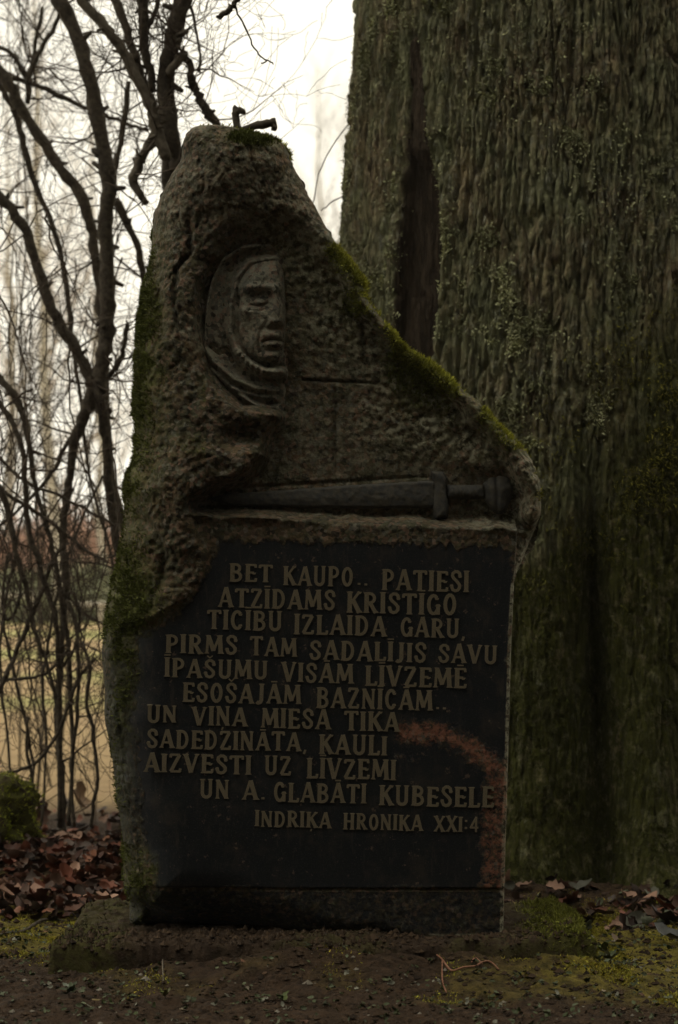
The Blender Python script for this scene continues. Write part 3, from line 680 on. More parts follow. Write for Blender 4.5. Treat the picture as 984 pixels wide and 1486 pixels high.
# ------------------------------------------------------------------ plinth
TOPZ = EYE - 515 * S
plinth = thing('plinth', 'low crumbling soil-covered concrete plinth with mossy edges under the memorial stone', 'plinth', (0, .1, 0))
ux = np.linspace(-.76, .69, 350); vy = np.linspace(-.20, .60, 180)
def plinth_block():
    A, B = np.meshgrid(ux, vy)
    cx, cy, hx, hy = -.035, .195, .655, .325
    jag = .034 * fbm(A, B, 0., 6, 4, 200) + .010 * fbm(A, B, 0., 28, 3, 201)
    e = np.minimum(hx - np.abs(A - cx), hy - np.abs(B - cy)) + jag
    top = TOPZ + .010 * fbm(A, B, 0., 7, 4, 202) + .006 * fbm(A, B, 0., 30, 4, 203, .6)
    right = sstep(.40, .60, A); top = top + .035 * right * (1 - sstep(.15, .4, B)) - .02 * sstep(.57, .62, A)
    Z = np.where(e > 0, top - .020 * np.exp(-e / .012), top)
    k = sstep(.014, .0, e); Z = Z * (1 - k) + (-.04) * k
    Z = Z + (.014 * fbm(A, B, 0., 45, 5, 204, .65) - .012 * np.clip(1 - np.abs(fbm(A, B, 0., 7, 3, 206)) * 9, 0, 1)) * (1 - k)
    V = np.stack([A, B, Z], -1); r_, c_ = A.shape; id_ = np.arange(r_ * c_).reshape(r_, c_)
    F = np.stack([id_[:-1, :-1], id_[:-1, 1:], id_[1:, 1:], id_[1:, :-1]], -1).reshape(-1, 4)
    m = np.clip(right * .95 + .35 * sstep(-.45, -.6, A) + .30 * sstep(0, .4, fbm(A, B, 0., 5, 3, 205)), 0, 1)
    o = np_mesh('slab', V, F, M['plinth'], plinth, cols=np.stack([0 * m, m, 0 * m], -1).reshape(-1, 3))
    return V, m
PV, pm_ = plinth_block()
ii = pick((np.clip(pm_ - .3, 0, 1) ** 1.3) * (PV[..., 2] > TOPZ - .04) * (1 + 5 * sstep(.42, .5, PV[..., 0])), 16000)
p0 = PV.reshape(-1, 3)[ii] + RNG.normal(size=(len(ii), 3)) * .003
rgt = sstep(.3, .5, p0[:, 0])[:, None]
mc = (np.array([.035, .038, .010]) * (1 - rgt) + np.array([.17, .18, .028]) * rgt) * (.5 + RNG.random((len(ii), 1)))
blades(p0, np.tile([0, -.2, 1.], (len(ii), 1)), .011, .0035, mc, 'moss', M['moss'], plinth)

n = 3500; sel = pick((PV[..., 2] > TOPZ - .05) * (PV[..., 1] < .05), n); oc8 = np.array([[1, 0, 0], [0, 1, 0], [-1, 0, 0], [0, -1, 0], [0, 0, 1], [0, 0, -1]], float)
of8 = np.array([[0, 1, 4], [1, 2, 4], [2, 3, 4], [3, 0, 4], [1, 0, 5], [2, 1, 5], [3, 2, 5], [0, 3, 5]])
V = oc8[None] * (.002 + .008 * RNG.random((n, 1, 1)) ** 4) * (.6 + .8 * RNG.random((n, 6, 1))) + (PV.reshape(-1, 3)[sel] + RNG.normal(size=(n, 3)) * .002)[:, None]
cl = np.array([.06, .04, .024]) * (.4 + RNG.random((n, 1)))
np_mesh('soil_crumbs', V.reshape(-1, 3), (of8[None] + 6 * np.arange(n)[:, None, None]).reshape(-1, 3), M['crumb'], plinth, smooth=False, cols=np.repeat(cl, 6, 0))['kind'] = 'stuff'

# ------------------------------------------------------------------ oak
OC = Vector((.81, 1.9, 0))
oak = thing('oak_tree', 'massive old oak trunk with furrowed lichen-covered bark rising behind the memorial stone', 'tree', tuple(OC))
th = np.concatenate([np.linspace(-math.pi * .98, -.12, 640, endpoint=False), np.linspace(-.12, math.pi * 1.02, 70, endpoint=False)])
zz = np.concatenate([np.linspace(-.08, 3.15, 700), np.linspace(3.2, 7.0, 40)])
TH, ZT = np.meshgrid(th, zz)
R0 = .85 + .11 * np.exp(-np.maximum(ZT, 0) / .42) + (.10 + .07 * np.sin(TH * 9 + 1)) * np.exp(-np.maximum(ZT, 0) / .10) - .055 * np.clip(ZT - 1.2, 0, 6) + .02 * np.exp(-((ZT - 1.6) / .5) ** 2)
ux_, uy_ = np.cos(TH), np.sin(TH)
X0 = OC.x + R0 * ux_; Y0 = OC.y + R0 * uy_
kk = D / ((D + Y0) * S); TPX = 492 + X0 * kk; TPY = 840 - (ZT - EYE) * kk
frontm = (uy_ < .15)
Uc = TH * .85
wx = .05 * fbm(ux_, uy_, ZT * .5, 2.2, 3, 300)
lobes = .035 * fbm(ux_, uy_, ZT * .15, 1.8, 2, 301) + .018 * fbm(ux_, uy_, ZT * .25, 5, 3, 302)
n_a = 1 - np.abs(vnoise((Uc + .35 * wx) * 30, ZT * 1.0, 0, 303)); n_b = 1 - np.abs(vnoise((Uc + wx) * 36 + 3, ZT * 2.0, 0, 304)); n_c = fbm(Uc * 1., ZT * .25, 0., 60, 4, 305, .6)
wa1, wa2 = worley((Uc + .6 * wx + .006 * fbm(Uc, ZT, 0., 30, 2, 309)), ZT * .13, 0. * ZT, 34, 306)
fiss = sstep(.0, .16, wa2 - wa1)
lft = sstep(600, 570, TPX)
big = (1 - np.abs(vnoise((Uc + .4 * wx) * 8, ZT * .5, 4, 340))) ** 14 * sstep(-.5, .3, vnoise(Uc * 4, ZT * 1.6, 0, 341))
bark = -.030 * big - .017 * (1 + .8 * lft) * np.clip(n_a, 0, 1) ** 9 - .003 * (1 - np.abs(vnoise(Uc * 13, ZT * 9, 2, 342))) ** 12 - .009 * np.clip(n_b, 0, 1) ** 5 + .015 * (fiss - 1) + .010 * n_c + .010 * fbm(Uc, ZT * .28, 0., 85, 4, 308, .66)
recess = np.zeros_like(TH)
# recess with bare wood, left of centre
cxl = np.interp(TPY, [40, 230, 330, 470, 560], [594, 590, 584, 572, 560]); cxr = np.interp(TPY, [40, 150, 225, 330, 430, 510, 600], [600, 612, 622, 640, 634, 626, 610])
rec = sstep(0, 3.5, TPX - cxl) * sstep(0, 5, cxr - TPX) * sstep(30, 60, TPY) * frontm
drp = np.interp(TPY, [40, 215, 245, 700], [.020, .030, .075, .085])
recess = rec * drp * (.50 + .6 * np.clip((TPX - cxl) / 50, 0, 1))
lipr = .022 * np.exp(-((TPX - cxr - 9) / 9) ** 2) * sstep(60, 200, TPY) * frontm * (TPX > cxr)
lipl = .012 * np.exp(-((TPX - cxl + 7) / 6) ** 2) * sstep(60, 200, TPY) * frontm * (TPX < cxl)
# buttress folds at the foot
gx0 = np.interp(TPY, [560, 900, 1300], [852, 866, 884])
fold = .15 * sstep(560, 1000, TPY) * np.exp(-(np.abs(TPX - gx0) / np.interp(TPY, [560, 1300], [12, 34])) ** 1.4) * frontm
fold2 = .04 * sstep(400, 900, TPY) * np.exp(-(np.abs(TPX - 690) / 14) ** 1.5) * frontm
butt = .07 * sstep(700, 1250, TPY) * (np.exp(-((TPX - 940) / 50) ** 2) + .6 * np.exp(-((TPX - 790) / 55) ** 2)) * frontm
mossT = np.clip(sstep(-60, 160, (TPX - 900) * .9 + (TPY - 480) * .55 + 60 * fbm(Uc, ZT, 0., 5, 3, 310)) * sstep(300, 520, TPY) + sstep(760, 900, TPY + 70 * fbm(Uc, ZT, 0., 6, 3, 311)) * (TPX > 660), 0, 1) * frontm
RR = R0 + lobes + bark * (1 - .55 * mossT) * (1 - .85 * rec) * np.where(frontm, 1, .6) - recess + lipr + lipl - fold - fold2 + butt
TV = np.stack([OC.x + RR * ux_, OC.y + RR * uy_, ZT], -1)
nz, nt_ = TH.shape; idx = np.arange(nz * nt_).reshape(nz, nt_); nxt = np.roll(idx, -1, 1)
tf = np.stack([idx[:-1], nxt[:-1], nxt[1:], idx[1:]], -1).reshape(-1, 4)
lichT = np.clip(.85 * sstep(-.3, .3, fbm(Uc, ZT * .7, 0., 4, 4, 312)) * fiss, 0, 1) * (1 - rec) * (1 - .7 * mossT)
recc = sstep(-3, .5, TPX - cxl) * sstep(-1, 2, cxr - TPX) * sstep(30, 60, TPY) * frontm
tcol = np.stack([0 * TH, mossT, recc], -1).reshape(-1, 3)
np_mesh('trunk', TV, tf, M['bark'], oak, cols=tcol, attrs={'lichen': lichT.ravel()})
TN_ = np.stack([ux_, uy_, 0 * ux_], -1)
vis = (uy_ < .25) & (ZT < 3.12)
clump = sstep(.08, .35, fbm(Uc, ZT, 0., 11, 4, 320, .6)) * sstep(-.25, .2, fbm(Uc, ZT, 0., 3, 3, 322))
wv = vis * (clump + .03) * lichT * (1 - mossT) ** 3 + .25 * vis * clump * (1 - rec) * (np.abs(TPX - 655) < 22) * (TPY > 280) * (TPY < 420)
ii = pick(wv, 80000)
p0 = TV.reshape(-1, 3)[ii] + RNG.normal(size=(len(ii), 3)) * .004
gl = RNG.random((len(ii), 1)); cc = fbm(Uc, ZT, 0., 9, 3, 321).ravel()[ii][:, None]
lc = (np.array([.48, .49, .29]) * (1 - gl) + np.array([.27, .29, .14]) * gl) * (.75 + .5 * (cc > .05))
blades(p0, TN_.reshape(-1, 3)[ii], .010, .0055, lc, 'lichen', M['lichen'], oak, droop=.9, spread=.9)
ii = pick(vis * mossT * sstep(-.2, .3, fbm(Uc, ZT, 0., 11, 4, 330)), 52000)
p0 = TV.reshape(-1, 3)[ii] + RNG.normal(size=(len(ii), 3)) * .003
up_ = sstep(1000, 600, TPY.ravel()[ii])[:, None]
mc = (np.array([.05, .056, .010]) * (1 - up_) + np.array([.20, .19, .03]) * up_) * (.5 + RNG.random((len(ii), 1)))  # moss colour darkened low on the trunk to paint its occlusion
blades(p0, TN_.reshape(-1, 3)[ii], .013, .0035, mc, 'moss', M['moss'], oak, droop=.8)

# ------------------------------------------------------------------ bare wood: shrubs, limbs, twigs
def rv(s=1.): return Vector((random.gauss(0, s), random.gauss(0, s), random.gauss(0, s)))
def grow(mb, p, d, L, r, lev, n=4, up=.12, kink=.28, seg=6, kids=(2, 4)):
    pts = [p.copy()]; rad = [r]; cur = p.copy(); dd = d.normalized()
    for i in range(seg):
        dd = (dd + rv(kink) + Vector((0, 0, up * .5))).normalized(); cur = cur + dd * L / seg
        pts.append(cur.copy()); rad.append(max(r * (1 - .8 * (i + 1) / seg), .0009))
    mb.tube(pts, rad, n if r > .004 else 3)
    if lev > 0:
        for k in range(random.randint(*kids)):
            i = random.randint(1, seg - 1); t_ = (pts[i + 1] - pts[i - 1]).normalized()
            side = t_.cross(rv()).normalized(); nd = (t_ * random.uniform(.3, 1) + side * random.uniform(.5, 1)).normalized()
            grow(mb, pts[i], nd, L * random.uniform(.45, .75), rad[i] * .6, lev - 1, n, up, kink * 1.05, seg, kids)

def stem_part(root, name, pix, Y, mat, dy=0.0, twigs=None, k=4, den=10, tl=.5, rough=1.):
    """pix: (px, py, width in design units)"""
    pts = []
    for j, (a, b, w) in enumerate(pix):
        p = P(a, b, Y + dy * j / max(1, len(pix) - 1)); pts.append((p.x, p.y, p.z, w * S * (D + Y) / D / 2))
    sp = smooth_path(pts, k); vs = [Vector(q[:3]) + rv(min(.0035, .0012 + q[3] * .12) * rough) for q in sp]; rs = [max(q[3], .001) for q in sp]
    mb = MB(); mb.tube(vs, [r * random.uniform(.88, 1.12) for r in rs], 8 if rs[0] > .008 else 5, wob=.10 * rough if rs[0] > .008 else 0)
    for _ in range(int(len(vs) * .5) if rs[0] > .006 and rough > .5 else 0):       # knots and short spurs
        i = random.randrange(len(vs)); dv = rv().normalized()
        mb.tube([vs[i], vs[i] + dv * rs[i] * random.uniform(1.3, 2.6)], [rs[i] * .45, rs[i] * .25], 4)
    o = mb.build(name, mat, root)
    if twigs is not None:
        for _ in range(den):
            i = random.randint(1, len(vs) - 2); t_ = (vs[i + 1] - vs[i - 1]).normalized()
            if random.random() < .5: t_ = -t_ if t_.z < 0 else t_
            side = t_.cross(rv()).normalized()
            grow(twigs, vs[i], t_ * random.uniform(.2, .9) + side, tl * random.uniform(.5, 1.2), min(rs[i] * .5, random.uniform(.0022, .0048)), 2, 4, .15, .26, 6, (2, 4))
    return o

def shrub(label, base, Y, stems, loc_px, twig_den, tl=.5, mat=None, group=None):
    root = thing('shrub', label, 'shrub', tuple(Vector((P(loc_px, 1200, Y).x, Y, 0))), group)
    tw = MB()
    for st in stems:
        stem_part(root, 'stem', st[0], Y + st[1], st[2] if len(st) > 2 else M['limb'], dy=st[3] if len(st) > 3 else 0., twigs=tw, den=twig_den, tl=tl)
    if 'arching' in label:
        for _ in range(95):
            a0, b0 = random.uniform(-40, 175), random.uniform(220, 960); dx = random.uniform(-90, 90); dyy = random.uniform(120, 330); sag = random.uniform(-45, 45)
            q = []; dep = random.uniform(-.4, 1.0)
            for j in range(10): f = j / 9; q.append(P(a0 + dx * f + sag * math.sin(math.pi * f) + random.gauss(0, 2), b0 + dyy * f - 25 * math.sin(math.pi * f), Y + dep + random.gauss(0, .01)))
            r0 = random.uniform(.0018, .0038); tw.tube(q, [r0 * (1 - .6 * j / 9) for j in range(10)], 4)
            for _ in range(3): i = random.randint(2, 8); grow(tw, q[i], Vector((random.gauss(0, 1), random.gauss(0, .5), random.gauss(0, .6))), random.uniform(.12, .3), .0016, 1, 3, 0, .3, 5, (1, 3))
    o = tw.build('twigs', M['twig'], root); o['kind'] = 'stuff'
    return root
GRP = 'bare shrubs left of the stone'
shrub('dark forked shrub whose crooked stems meet in a knot left of the stone', None, 2.2, [
    ([(70, -60, 22), (84, 0, 23), (102, 30, 22), (119, 76, 22), (132, 132, 21), (147, 203, 22), (160, 264, 24), (153, 315, 22), (154, 370, 22), (157, 432, 22), (156, 480, 22), (151, 517, 22), (140, 565, 26)], 0, M['limb'], 0),
    ([(-40, 250, 16), (0, 285, 17), (30, 325, 15), (55, 390, 15), (76, 450, 15), (94, 480, 16), (114, 517, 17), (135, 556, 19), (140, 566, 20)], .02, M['limb'], 0),
    ([(140, 565, 24), (124, 601, 18), (109, 638, 15), (101, 692, 12), (94, 736, 11), (91, 786, 11), (96, 837, 11), (92, 887, 10), (89, 950, 10), (84, 1000, 10), (83, 1040, 10), (86, 1080, 9), (90, 1150, 10), (92, 1215, 12)], 0),
    ([(140, 565, 20), (148, 591, 17), (153, 625, 14), (157, 685, 13), (163, 746, 13), (176, 830, 12), (190, 960, 12), (200, 1080, 12), (205, 1200, 13)], .03),
    ([(140, 562, 9), (158, 545, 8), (173, 528, 8), (180, 500, 7), (186, 470, 7)], .05),
    ([(124, 603, 8), (100, 640, 7), (80, 678, 6), (60, 706, 6), (30, 738, 5), (0, 763, 5), (-40, 790, 4)], .02),
], 120, 11, .55, group=GRP)
shrub('thin leaning shrub crossing the top left corner beside the stone', None, 2.7, [
    ([(-40, 60, 16), (0, 102, 17), (25, 142, 16), (51, 188, 16), (81, 234, 16), (112, 279, 16), (130, 318, 16), (137, 356, 15), (142, 406, 14), (150, 490, 14), (154, 590, 12), (162, 690, 12), (185, 800, 12), (200, 1000, 12), (205, 1190, 13)], 0),
    ([(-20, 90, 8), (0, 125, 9), (20, 162, 9), (32, 200, 9), (42, 240, 9), (60, 290, 8), (82, 345, 8), (96, 410, 8), (104, 480, 8), (114, 560, 6), (132, 700, 5), (160, 800, 5), (190, 960, 6)], .1),
    ([(-20, 60, 6), (20, 80, 7), (40, 115, 7), (52, 60, 6), (62, 10, 6)], .1),
    ([(0, 110, 7), (30, 118, 7), (60, 126, 7), (110, 150, 7), (150, 166, 6), (190, 182, 6), (215, 190, 6)], .1),
    ([(40, 150, 8), (42, 110, 9), (55, 80, 8), (75, 45, 7), (86, 20, 6), (96, -20, 5)], .05),
    ([(168, 292, 13), (180, 318, 11), (190, 335, 11), (203, 376, 10), (215, 430, 8)], -.3),
    ([(160, 264, 9), (174, 210, 9), (184, 150, 9), (186, 120, 7)], -.1),
], 135, 9, .5, group=GRP)
shrub('thick-stemmed shrub with pale broken branch rising directly behind the stone top', None, 1.7, [
    ([(272, -60, 27), (264, 0, 26), (254, 51, 25), (243, 100, 26), (244, 168, 28), (249, 229, 30), (256, 320, 30), (262, 500, 32), (266, 800, 34), (268, 1180, 38)], 0),
    ([(112, -20, 16), (119, 0, 16), (152, 41, 15), (172, 64, 15), (190, 95, 15), (213, 142, 14), (222, 165, 16), (229, 195, 18), (242, 230, 16)], -.1, M['limb_light']),
    ([(158, -20, 12), (176, 20, 12), (192, 70, 12), (206, 115, 12), (222, 150, 13), (230, 175, 14)], .05, M['limb_light']),
    ([(204, -40, 15), (208, 0, 16), (208, 46, 15), (214, 90, 12), (224, 132, 11)], .0),
    ([(232, -30, 7), (228, 10, 7), (212, 48, 8), (206, 62, 8)], .0),
    ([(226, 188, 16), (212, 220, 14), (196, 250, 14), (192, 264, 14), (206, 285, 10), (212, 296, 8)], -.05, M['limb_light']),
    ([(254, 60, 9), (262, 50, 8), (272, 44, 8)], -.05, M['limb_light']),
    ([(246, 108, 13), (256, 92, 13), (266, 78, 12)], -.05, M['limb_light']),
    ([(267, 78, 12), (276, 96, 11), (279, 120, 12), (287, 136, 12), (295, 152, 12), (304, 168, 16), (318, 188, 12), (330, 230, 14)], .0),
    ([(272, 0, 5), (282, 30, 5), (288, 70, 4), (290, 105, 4)], .0),
], 262, 6, .42, group=GRP)
shrub('slender shrub with many thin arching stems against the field at the left edge', None, 1.9, [
    ([(-30, 540, 8), (0, 585, 8), (24, 625, 8), (34, 665, 8), (37, 719, 8), (42, 770, 8), (54, 813, 8), (67, 854, 8), (81, 904, 8), (86, 1000, 8), (88, 1200, 9)], 0),
    ([(-20, 520, 9), (0, 550, 9), (20, 572, 12), (34, 608, 8), (44, 669, 7), (60, 736, 7), (77, 800, 7), (88, 860, 7), (100, 960, 7), (104, 1097, 6), (100, 1200, 7)], .1),
    ([(-30, 640, 6), (0, 665, 5), (40, 700, 5), (98, 726, 5), (140, 748, 5), (170, 764, 5)], .15),
    ([(-20, 700, 6), (13, 719, 6), (50, 742, 6), (84, 766, 6), (120, 795, 5), (158, 817, 5)], .1),
    ([(-10, 690, 9), (0, 712, 9), (12, 745, 9), (24, 800, 8), (40, 860, 7), (47, 900, 7), (60, 940, 6), (72, 975, 5), (84, 1040, 5), (88, 1190, 6)], 0),
    ([(-30, 1060, 7), (0, 1000, 7), (24, 947, 7), (43, 900, 7), (64, 850, 6), (76, 815, 5), (92, 790, 5)], 0),
    ([(-20, 985, 5), (0, 987, 5), (51, 983, 5), (79, 968, 5), (100, 940, 4)], .05),
    ([(136, 957, 6), (110, 991, 6), (91, 1046, 6), (63, 1097, 5), (32, 1117, 5), (10, 1120, 4)], -.1),
    ([(98, 870, 5), (110, 912, 6), (114, 979, 6), (110, 1058, 6), (104, 1097, 6), (104, 1146, 5), (108, 1200, 6)], -.1),
    ([(118, 930, 5), (130, 971, 6), (126, 1018, 6), (134, 1058, 6), (141, 1129, 6), (134, 1172, 6), (133, 1200, 6)], -.1),
    ([(60, 1200, 4), (68, 1090, 4), (62, 1000, 5), (70, 930, 5), (84, 860, 5), (112, 770, 4), (150, 690, 4)], .3),
    ([(20, 1200, 4), (12, 1080, 4), (0, 960, 5), (6, 880, 5), (20, 820, 5), (28, 760, 4)], .3),
    ([(40, 1200, 5), (48, 1110, 5), (28, 1010, 5), (10, 930, 5), (4, 860, 4), (14, 800, 4)], .2),
    ([(94, 880, 4), (104, 860, 5), (116, 890, 5), (108, 940, 4), (88, 970, 4)], .0),
    ([(30, 840, 4), (25, 880, 5), (12, 900, 4), (0, 890, 4)], .0),
    ([(40, 1040, 4), (40, 1095, 5), (48, 1140, 4)], .0),
], 60, 5, .34, group=GRP)
# fine background thicket of twigs behind them
tk = thing('shrub', 'hazy thicket of fine criss-cross twigs behind the nearer left-hand shrubs', 'shrub', tuple(Vector((P(60, 1200, 4.6).x, 4.6, 0))), GRP)
mbt = MB(); mbs = MB()
for i in range(9):
    x0 = random.uniform(-80, 250); Y = random.uniform(3.6, 5.6)
    b = Vector((P(x0, 1100, Y).x, Y, 0)); top = Vector((P(x0 + random.uniform(-90, 90), 0, Y).x, Y + random.uniform(-.4, .4), random.uniform(2.4, 4.4)))
    pts = []; cur = b.copy()
    for j in range(12):
        f = j / 11; pts.append(b.lerp(top, f) + rv(.03) * (1 if j else 0))
    r0 = random.uniform(.004, .008); mbs.tube(pts, [r0 * (1 - .7 * j / 11) for j in range(12)], 4)
    for _ in range(9):
        j = random.randint(2, 10); dv = Vector((random.gauss(0, 1), random.gauss(0, .6), random.uniform(-.1, .9)))
        grow(mbt, pts[j], dv, random.uniform(.5, 1.0), random.uniform(.002, .0042), 2, 3, .2, .22, 6, (2, 4))
mbs.build('stems', M['limb_light'], tk); mbt.build('twigs', M['twig'], tk)['kind'] = 'stuff'

# cut stubs of a dead branch sticking up behind the stone top
stub = thing('dead_branch', 'short dark dead branch with sawn knobby ends showing above the stone top', 'branch', tuple(P(345, 300, .75)))
stem_part(stub, 'branch', [(352, 330, 15), (350, 260, 14), (348, 205, 13), (345, 186, 11), (343, 172, 10), (342, 162, 11), (344, 155, 12)], .75, M['limb'], rough=.25, k=3)
stem_part(stub, 'knob', [(344, 163, 9), (348, 160, 11), (352, 162, 9), (354, 165, 6)], .745, M['limb'], rough=.25, k=3)
stem_part(stub, 'branch', [(346, 192, 9), (356, 187, 9), (370, 183, 11), (385, 180, 12), (396, 178, 13), (401, 178, 14)], .75, M['limb'], rough=.25, k=3)
stem_part(stub, 'knob', [(395, 184, 12), (400, 186, 10)], .745, M['limb'], rough=.25, k=3)

# oak: limbs above the frame and the hanging twig
def oak_limb(pts, rads, name='limb'):
    sp = smooth_path([(*p, r) for p, r in zip(pts, rads)], 5); mb = MB(); vs = [Vector(q[:3]) for q in sp]
    mb.tube(vs, [q[3] for q in sp], 10, .06); mb.build(name, M['limb'], oak); return vs
tw = MB()
for pts, rads in (([(.7, 1.8, 6.3), (-.6, 1.6, 7.3), (-2.2, 1.2, 8.2), (-3.6, .6, 8.6)], [.28, .2, .12, .04]), ([(.9, 2.0, 6.6), (2.2, 1.6, 7.8), (3.6, 2.2, 8.8)], [.28, .18, .05]),
                  ([(.85, 1.9, 6.8), (.9, 2.8, 8.4), (.5, 3.6, 10.)], [.34, .2, .06]), ([(.8, 1.7, 6.5), (.7, .6, 7.6), (.4, -.8, 8.2)], [.22, .12, .04])):
    vs = oak_limb(pts, rads)
    for _ in range(14): grow(tw, random.choice(vs[4:]), Vector((random.gauss(0, 1), random.gauss(0, 1), .5)), 1.5, .02, 2, 4, .1, .2, 6, (2, 3))
oak_limb([(.15, 1.55, 3.55), (-.25, 1.0, 3.42), (-.42, .6, 3.15)], [.05, .03, .012])
stem_part(oak, 'branch', [(250, -560, 9), (300, -220, 9), (362, -60, 9), (350, -14, 8), (343, 2, 8), (332, 13, 8), (322, 22, 8), (316, 26, 5)], .6, M['limb'])
stem_part(oak, 'twig', [(340, 4, 3), (346, 20, 3), (354, 36, 2.8), (363, 58, 2.6), (372, 74, 2.4), (382, 84, 2.4), (392, 90, 2.2), (398, 93, 2)], .6, M['limb'], k=3)
stem_part(oak, 'twig', [(387, 88, 2.2), (383, 91, 2), (378, 92, 2)], .6, M['limb'], k=2)
for st in ([(505, 180, 2), (480, 215, 2), (462, 255, 2), (455, 290, 2), (452, 300, 2)], [(500, 283, 2), (478, 296, 2), (466, 306, 2)]): stem_part(oak, 'twig', st, 1.9, M['limb'], k=3)
tw.build('twigs', M['twig'], oak)['kind'] = 'stuff'

# ------------------------------------------------------------------ far trees
def far_tree(label, x, y, h, seed, birch=True, lean=0., tmat=None, group='bare trees beyond the field'):
    random.seed(seed); root = thing('bare_tree', label, 'tree', (x, y, 0), group)
    mb = MB(); pts = []; n = 12
    for i in range(n): f = i / (n - 1); pts.append(Vector((x + lean * f + random.gauss(0, .08) * (i > 0), y, h * f - .1)))
    r0 = h * (.011 if seed in (1, 4) else .006); mb.tube(pts, [r0 * (1 - .92 * i / (n - 1)) for i in range(n)], 7); mb.build('trunk', M['far'], root)
    tb = MB()
    for k in range(52 if tmat else 22):
        f = random.uniform(.16, .97); i = min(int(f * (n - 1)), n - 2); p = pts[i].lerp(pts[i + 1], f * (n - 1) - i)
        an = random.uniform(0, 6.28); L = h * .24 * (1.15 - f) * random.uniform(.7, 1.3) + .6
        grow(tb, p, Vector((math.cos(an) * .55, math.sin(an) * .55, 1.0)), L, r0 * .35 * (1.1 - f) + .006, 2, 3, .3, .14, 6, (2, 4))
    tb.build('crown', tmat or M['fartwig'], root)
    return root
def X_at(px, Y): return P(px, 840, Y).x
far_tree('slim bare tree with grey trunk in the gap left of the forked shrub', X_at(84, 38), 38, 15, 1, lean=-.6)
far_tree('bare birch seen just left of the stone through the shrub stems', X_at(148, 40), 40, 14, 3, lean=-.3)
far_tree('bare tree at the left end of the tree line', X_at(14, 46), 46, 14, 4)
far_tree('tall feathery birch in the sky gap between stone and oak', X_at(462, 58), 58, 17.0, 5, tmat=M['midtwig'])
far_tree('faint birch against the oak edge right of the feathery one', X_at(500, 64), 64, 17.5, 6, tmat=M['midtwig'])
far_tree('faint birch peeping over the stone slope left of the feathery one', X_at(424, 66), 66, 15.5, 7, tmat=M['midtwig'])
far_tree('faint bare tree behind the stone top', X_at(330, 70), 70, 12.5, 9)
def far_bush(label, x, y, w, h, c1, c2, seed, n=3200):
    rg = np.random.default_rng(seed); root = thing('bush', label, 'bush', (x, y, 0), 'bushes along the far edge of the field')
    c = rg.normal(size=(26, 3)) * [w * .28, w * .2, h * .2] + [x, y, h * .45]
    k = rg.integers(0, 26, n); p = c[k] + rg.normal(size=(n, 3)) * [w * .10, w * .1, h * .13]; p[:, 2] = np.abs(p[:, 2])
    d = rg.normal(size=(n, 3)) + [0, 0, 1.2]; d /= np.linalg.norm(d, axis=1)[:, None]; s = np.cross(d, rg.normal(size=(n, 3))); s /= np.linalg.norm(s, axis=1)[:, None]
    L = .35 * (.5 + rg.random((n, 1))); W = .05 * (.6 + rg.random((n, 1)))
    V = np.stack([p - s * W, p + s * W, p + d * L], 1).reshape(-1, 3); t_ = rg.random((n, 1)); cc = np.array(c1) * t_ + np.array(c2) * (1 - t_)
    o = np_mesh('foliage', V, np.arange(3 * n).reshape(n, 3), M['moss'], root, smooth=False, cols=np.repeat(cc, 3, 0))
    mb = MB()
    for _ in range(5): mb.tube([Vector((x + random.uniform(-.2, .2) * w, y, -.05)), Vector((x + random.uniform(-.35, .35) * w, y, h * .7))], [.05, .02], 5)
    mb.build('stems', M['twig'], root)
BR1, BR2, GR1, GR2 = (.55, .34, .25), (.42, .27, .19), (.20, .22, .13), (.27, .28, .16)  # bush colours lifted to hold part of the distance haze
for i, (px, Y, w, h_, kind, lb) in enumerate([
    (-40, 46, 4, 2.2, 0, 'russet bush at the far left end of the field edge'), (10, 44, 3.2, 2.0, 0, 'russet twiggy bush beyond the field at the left edge'), (62, 46, 3.6, 2.3, 0, 'tallest russet bush beyond the field, under the slim grey tree'),
    (120, 45, 3.4, 2.1, 0, 'russet bush beyond the field just left of the stone'), (180, 46, 3.6, 2.3, 0, 'russet bush whose right side goes behind the stone'),
    (8, 40, 2.6, .9, 1, 'low dark green bush at the left edge of the field'), (50, 41, 2.4, .8, 1, 'low dark green bush behind the pale rail, left of centre'), (112, 40, 2.8, 1.0, 1, 'low dark green bush nearest the stone'), (150, 42, 3, 1.1, 1, 'dark green bush half hidden by the stone flank'),
    (260, 46, 4, 2.2, 0, 'russet bush hidden behind the foot of the stone'), (420, 50, 5, 2.2, 0, 'russet bush behind the middle of the stone'), (560, 50, 5, 2.2, 0, 'russet bush behind the oak')]):
    far_bush(lb, X_at(px, Y), Y, w, h_, *( (GR1, GR2) if kind else (BR1, BR2)), 50 + i)
random.seed(99)
rail = thing('rail', 'low pale wooden rail at the far edge of the field', 'fence', (X_at(60, 37), 37, 0))
for x0_, x1_, z_ in ((-60, 52, .62), (92, 200, .42)):
    MB().tube([Vector((X_at(x0_, 37), 37, z_)), Vector((X_at(x1_, 37), 37, z_ - .02))], [.05, .05], 8).build('bar', M['far'], rail)
    for q in (0.05, .5, .95):
        xx = X_at(x0_ + (x1_ - x0_) * q, 37); MB().tube([Vector((xx, 37.06, -.05)), Vector((xx, 37.06, z_ + .06))], [.045, .045], 7).build('post', M['far'], rail)

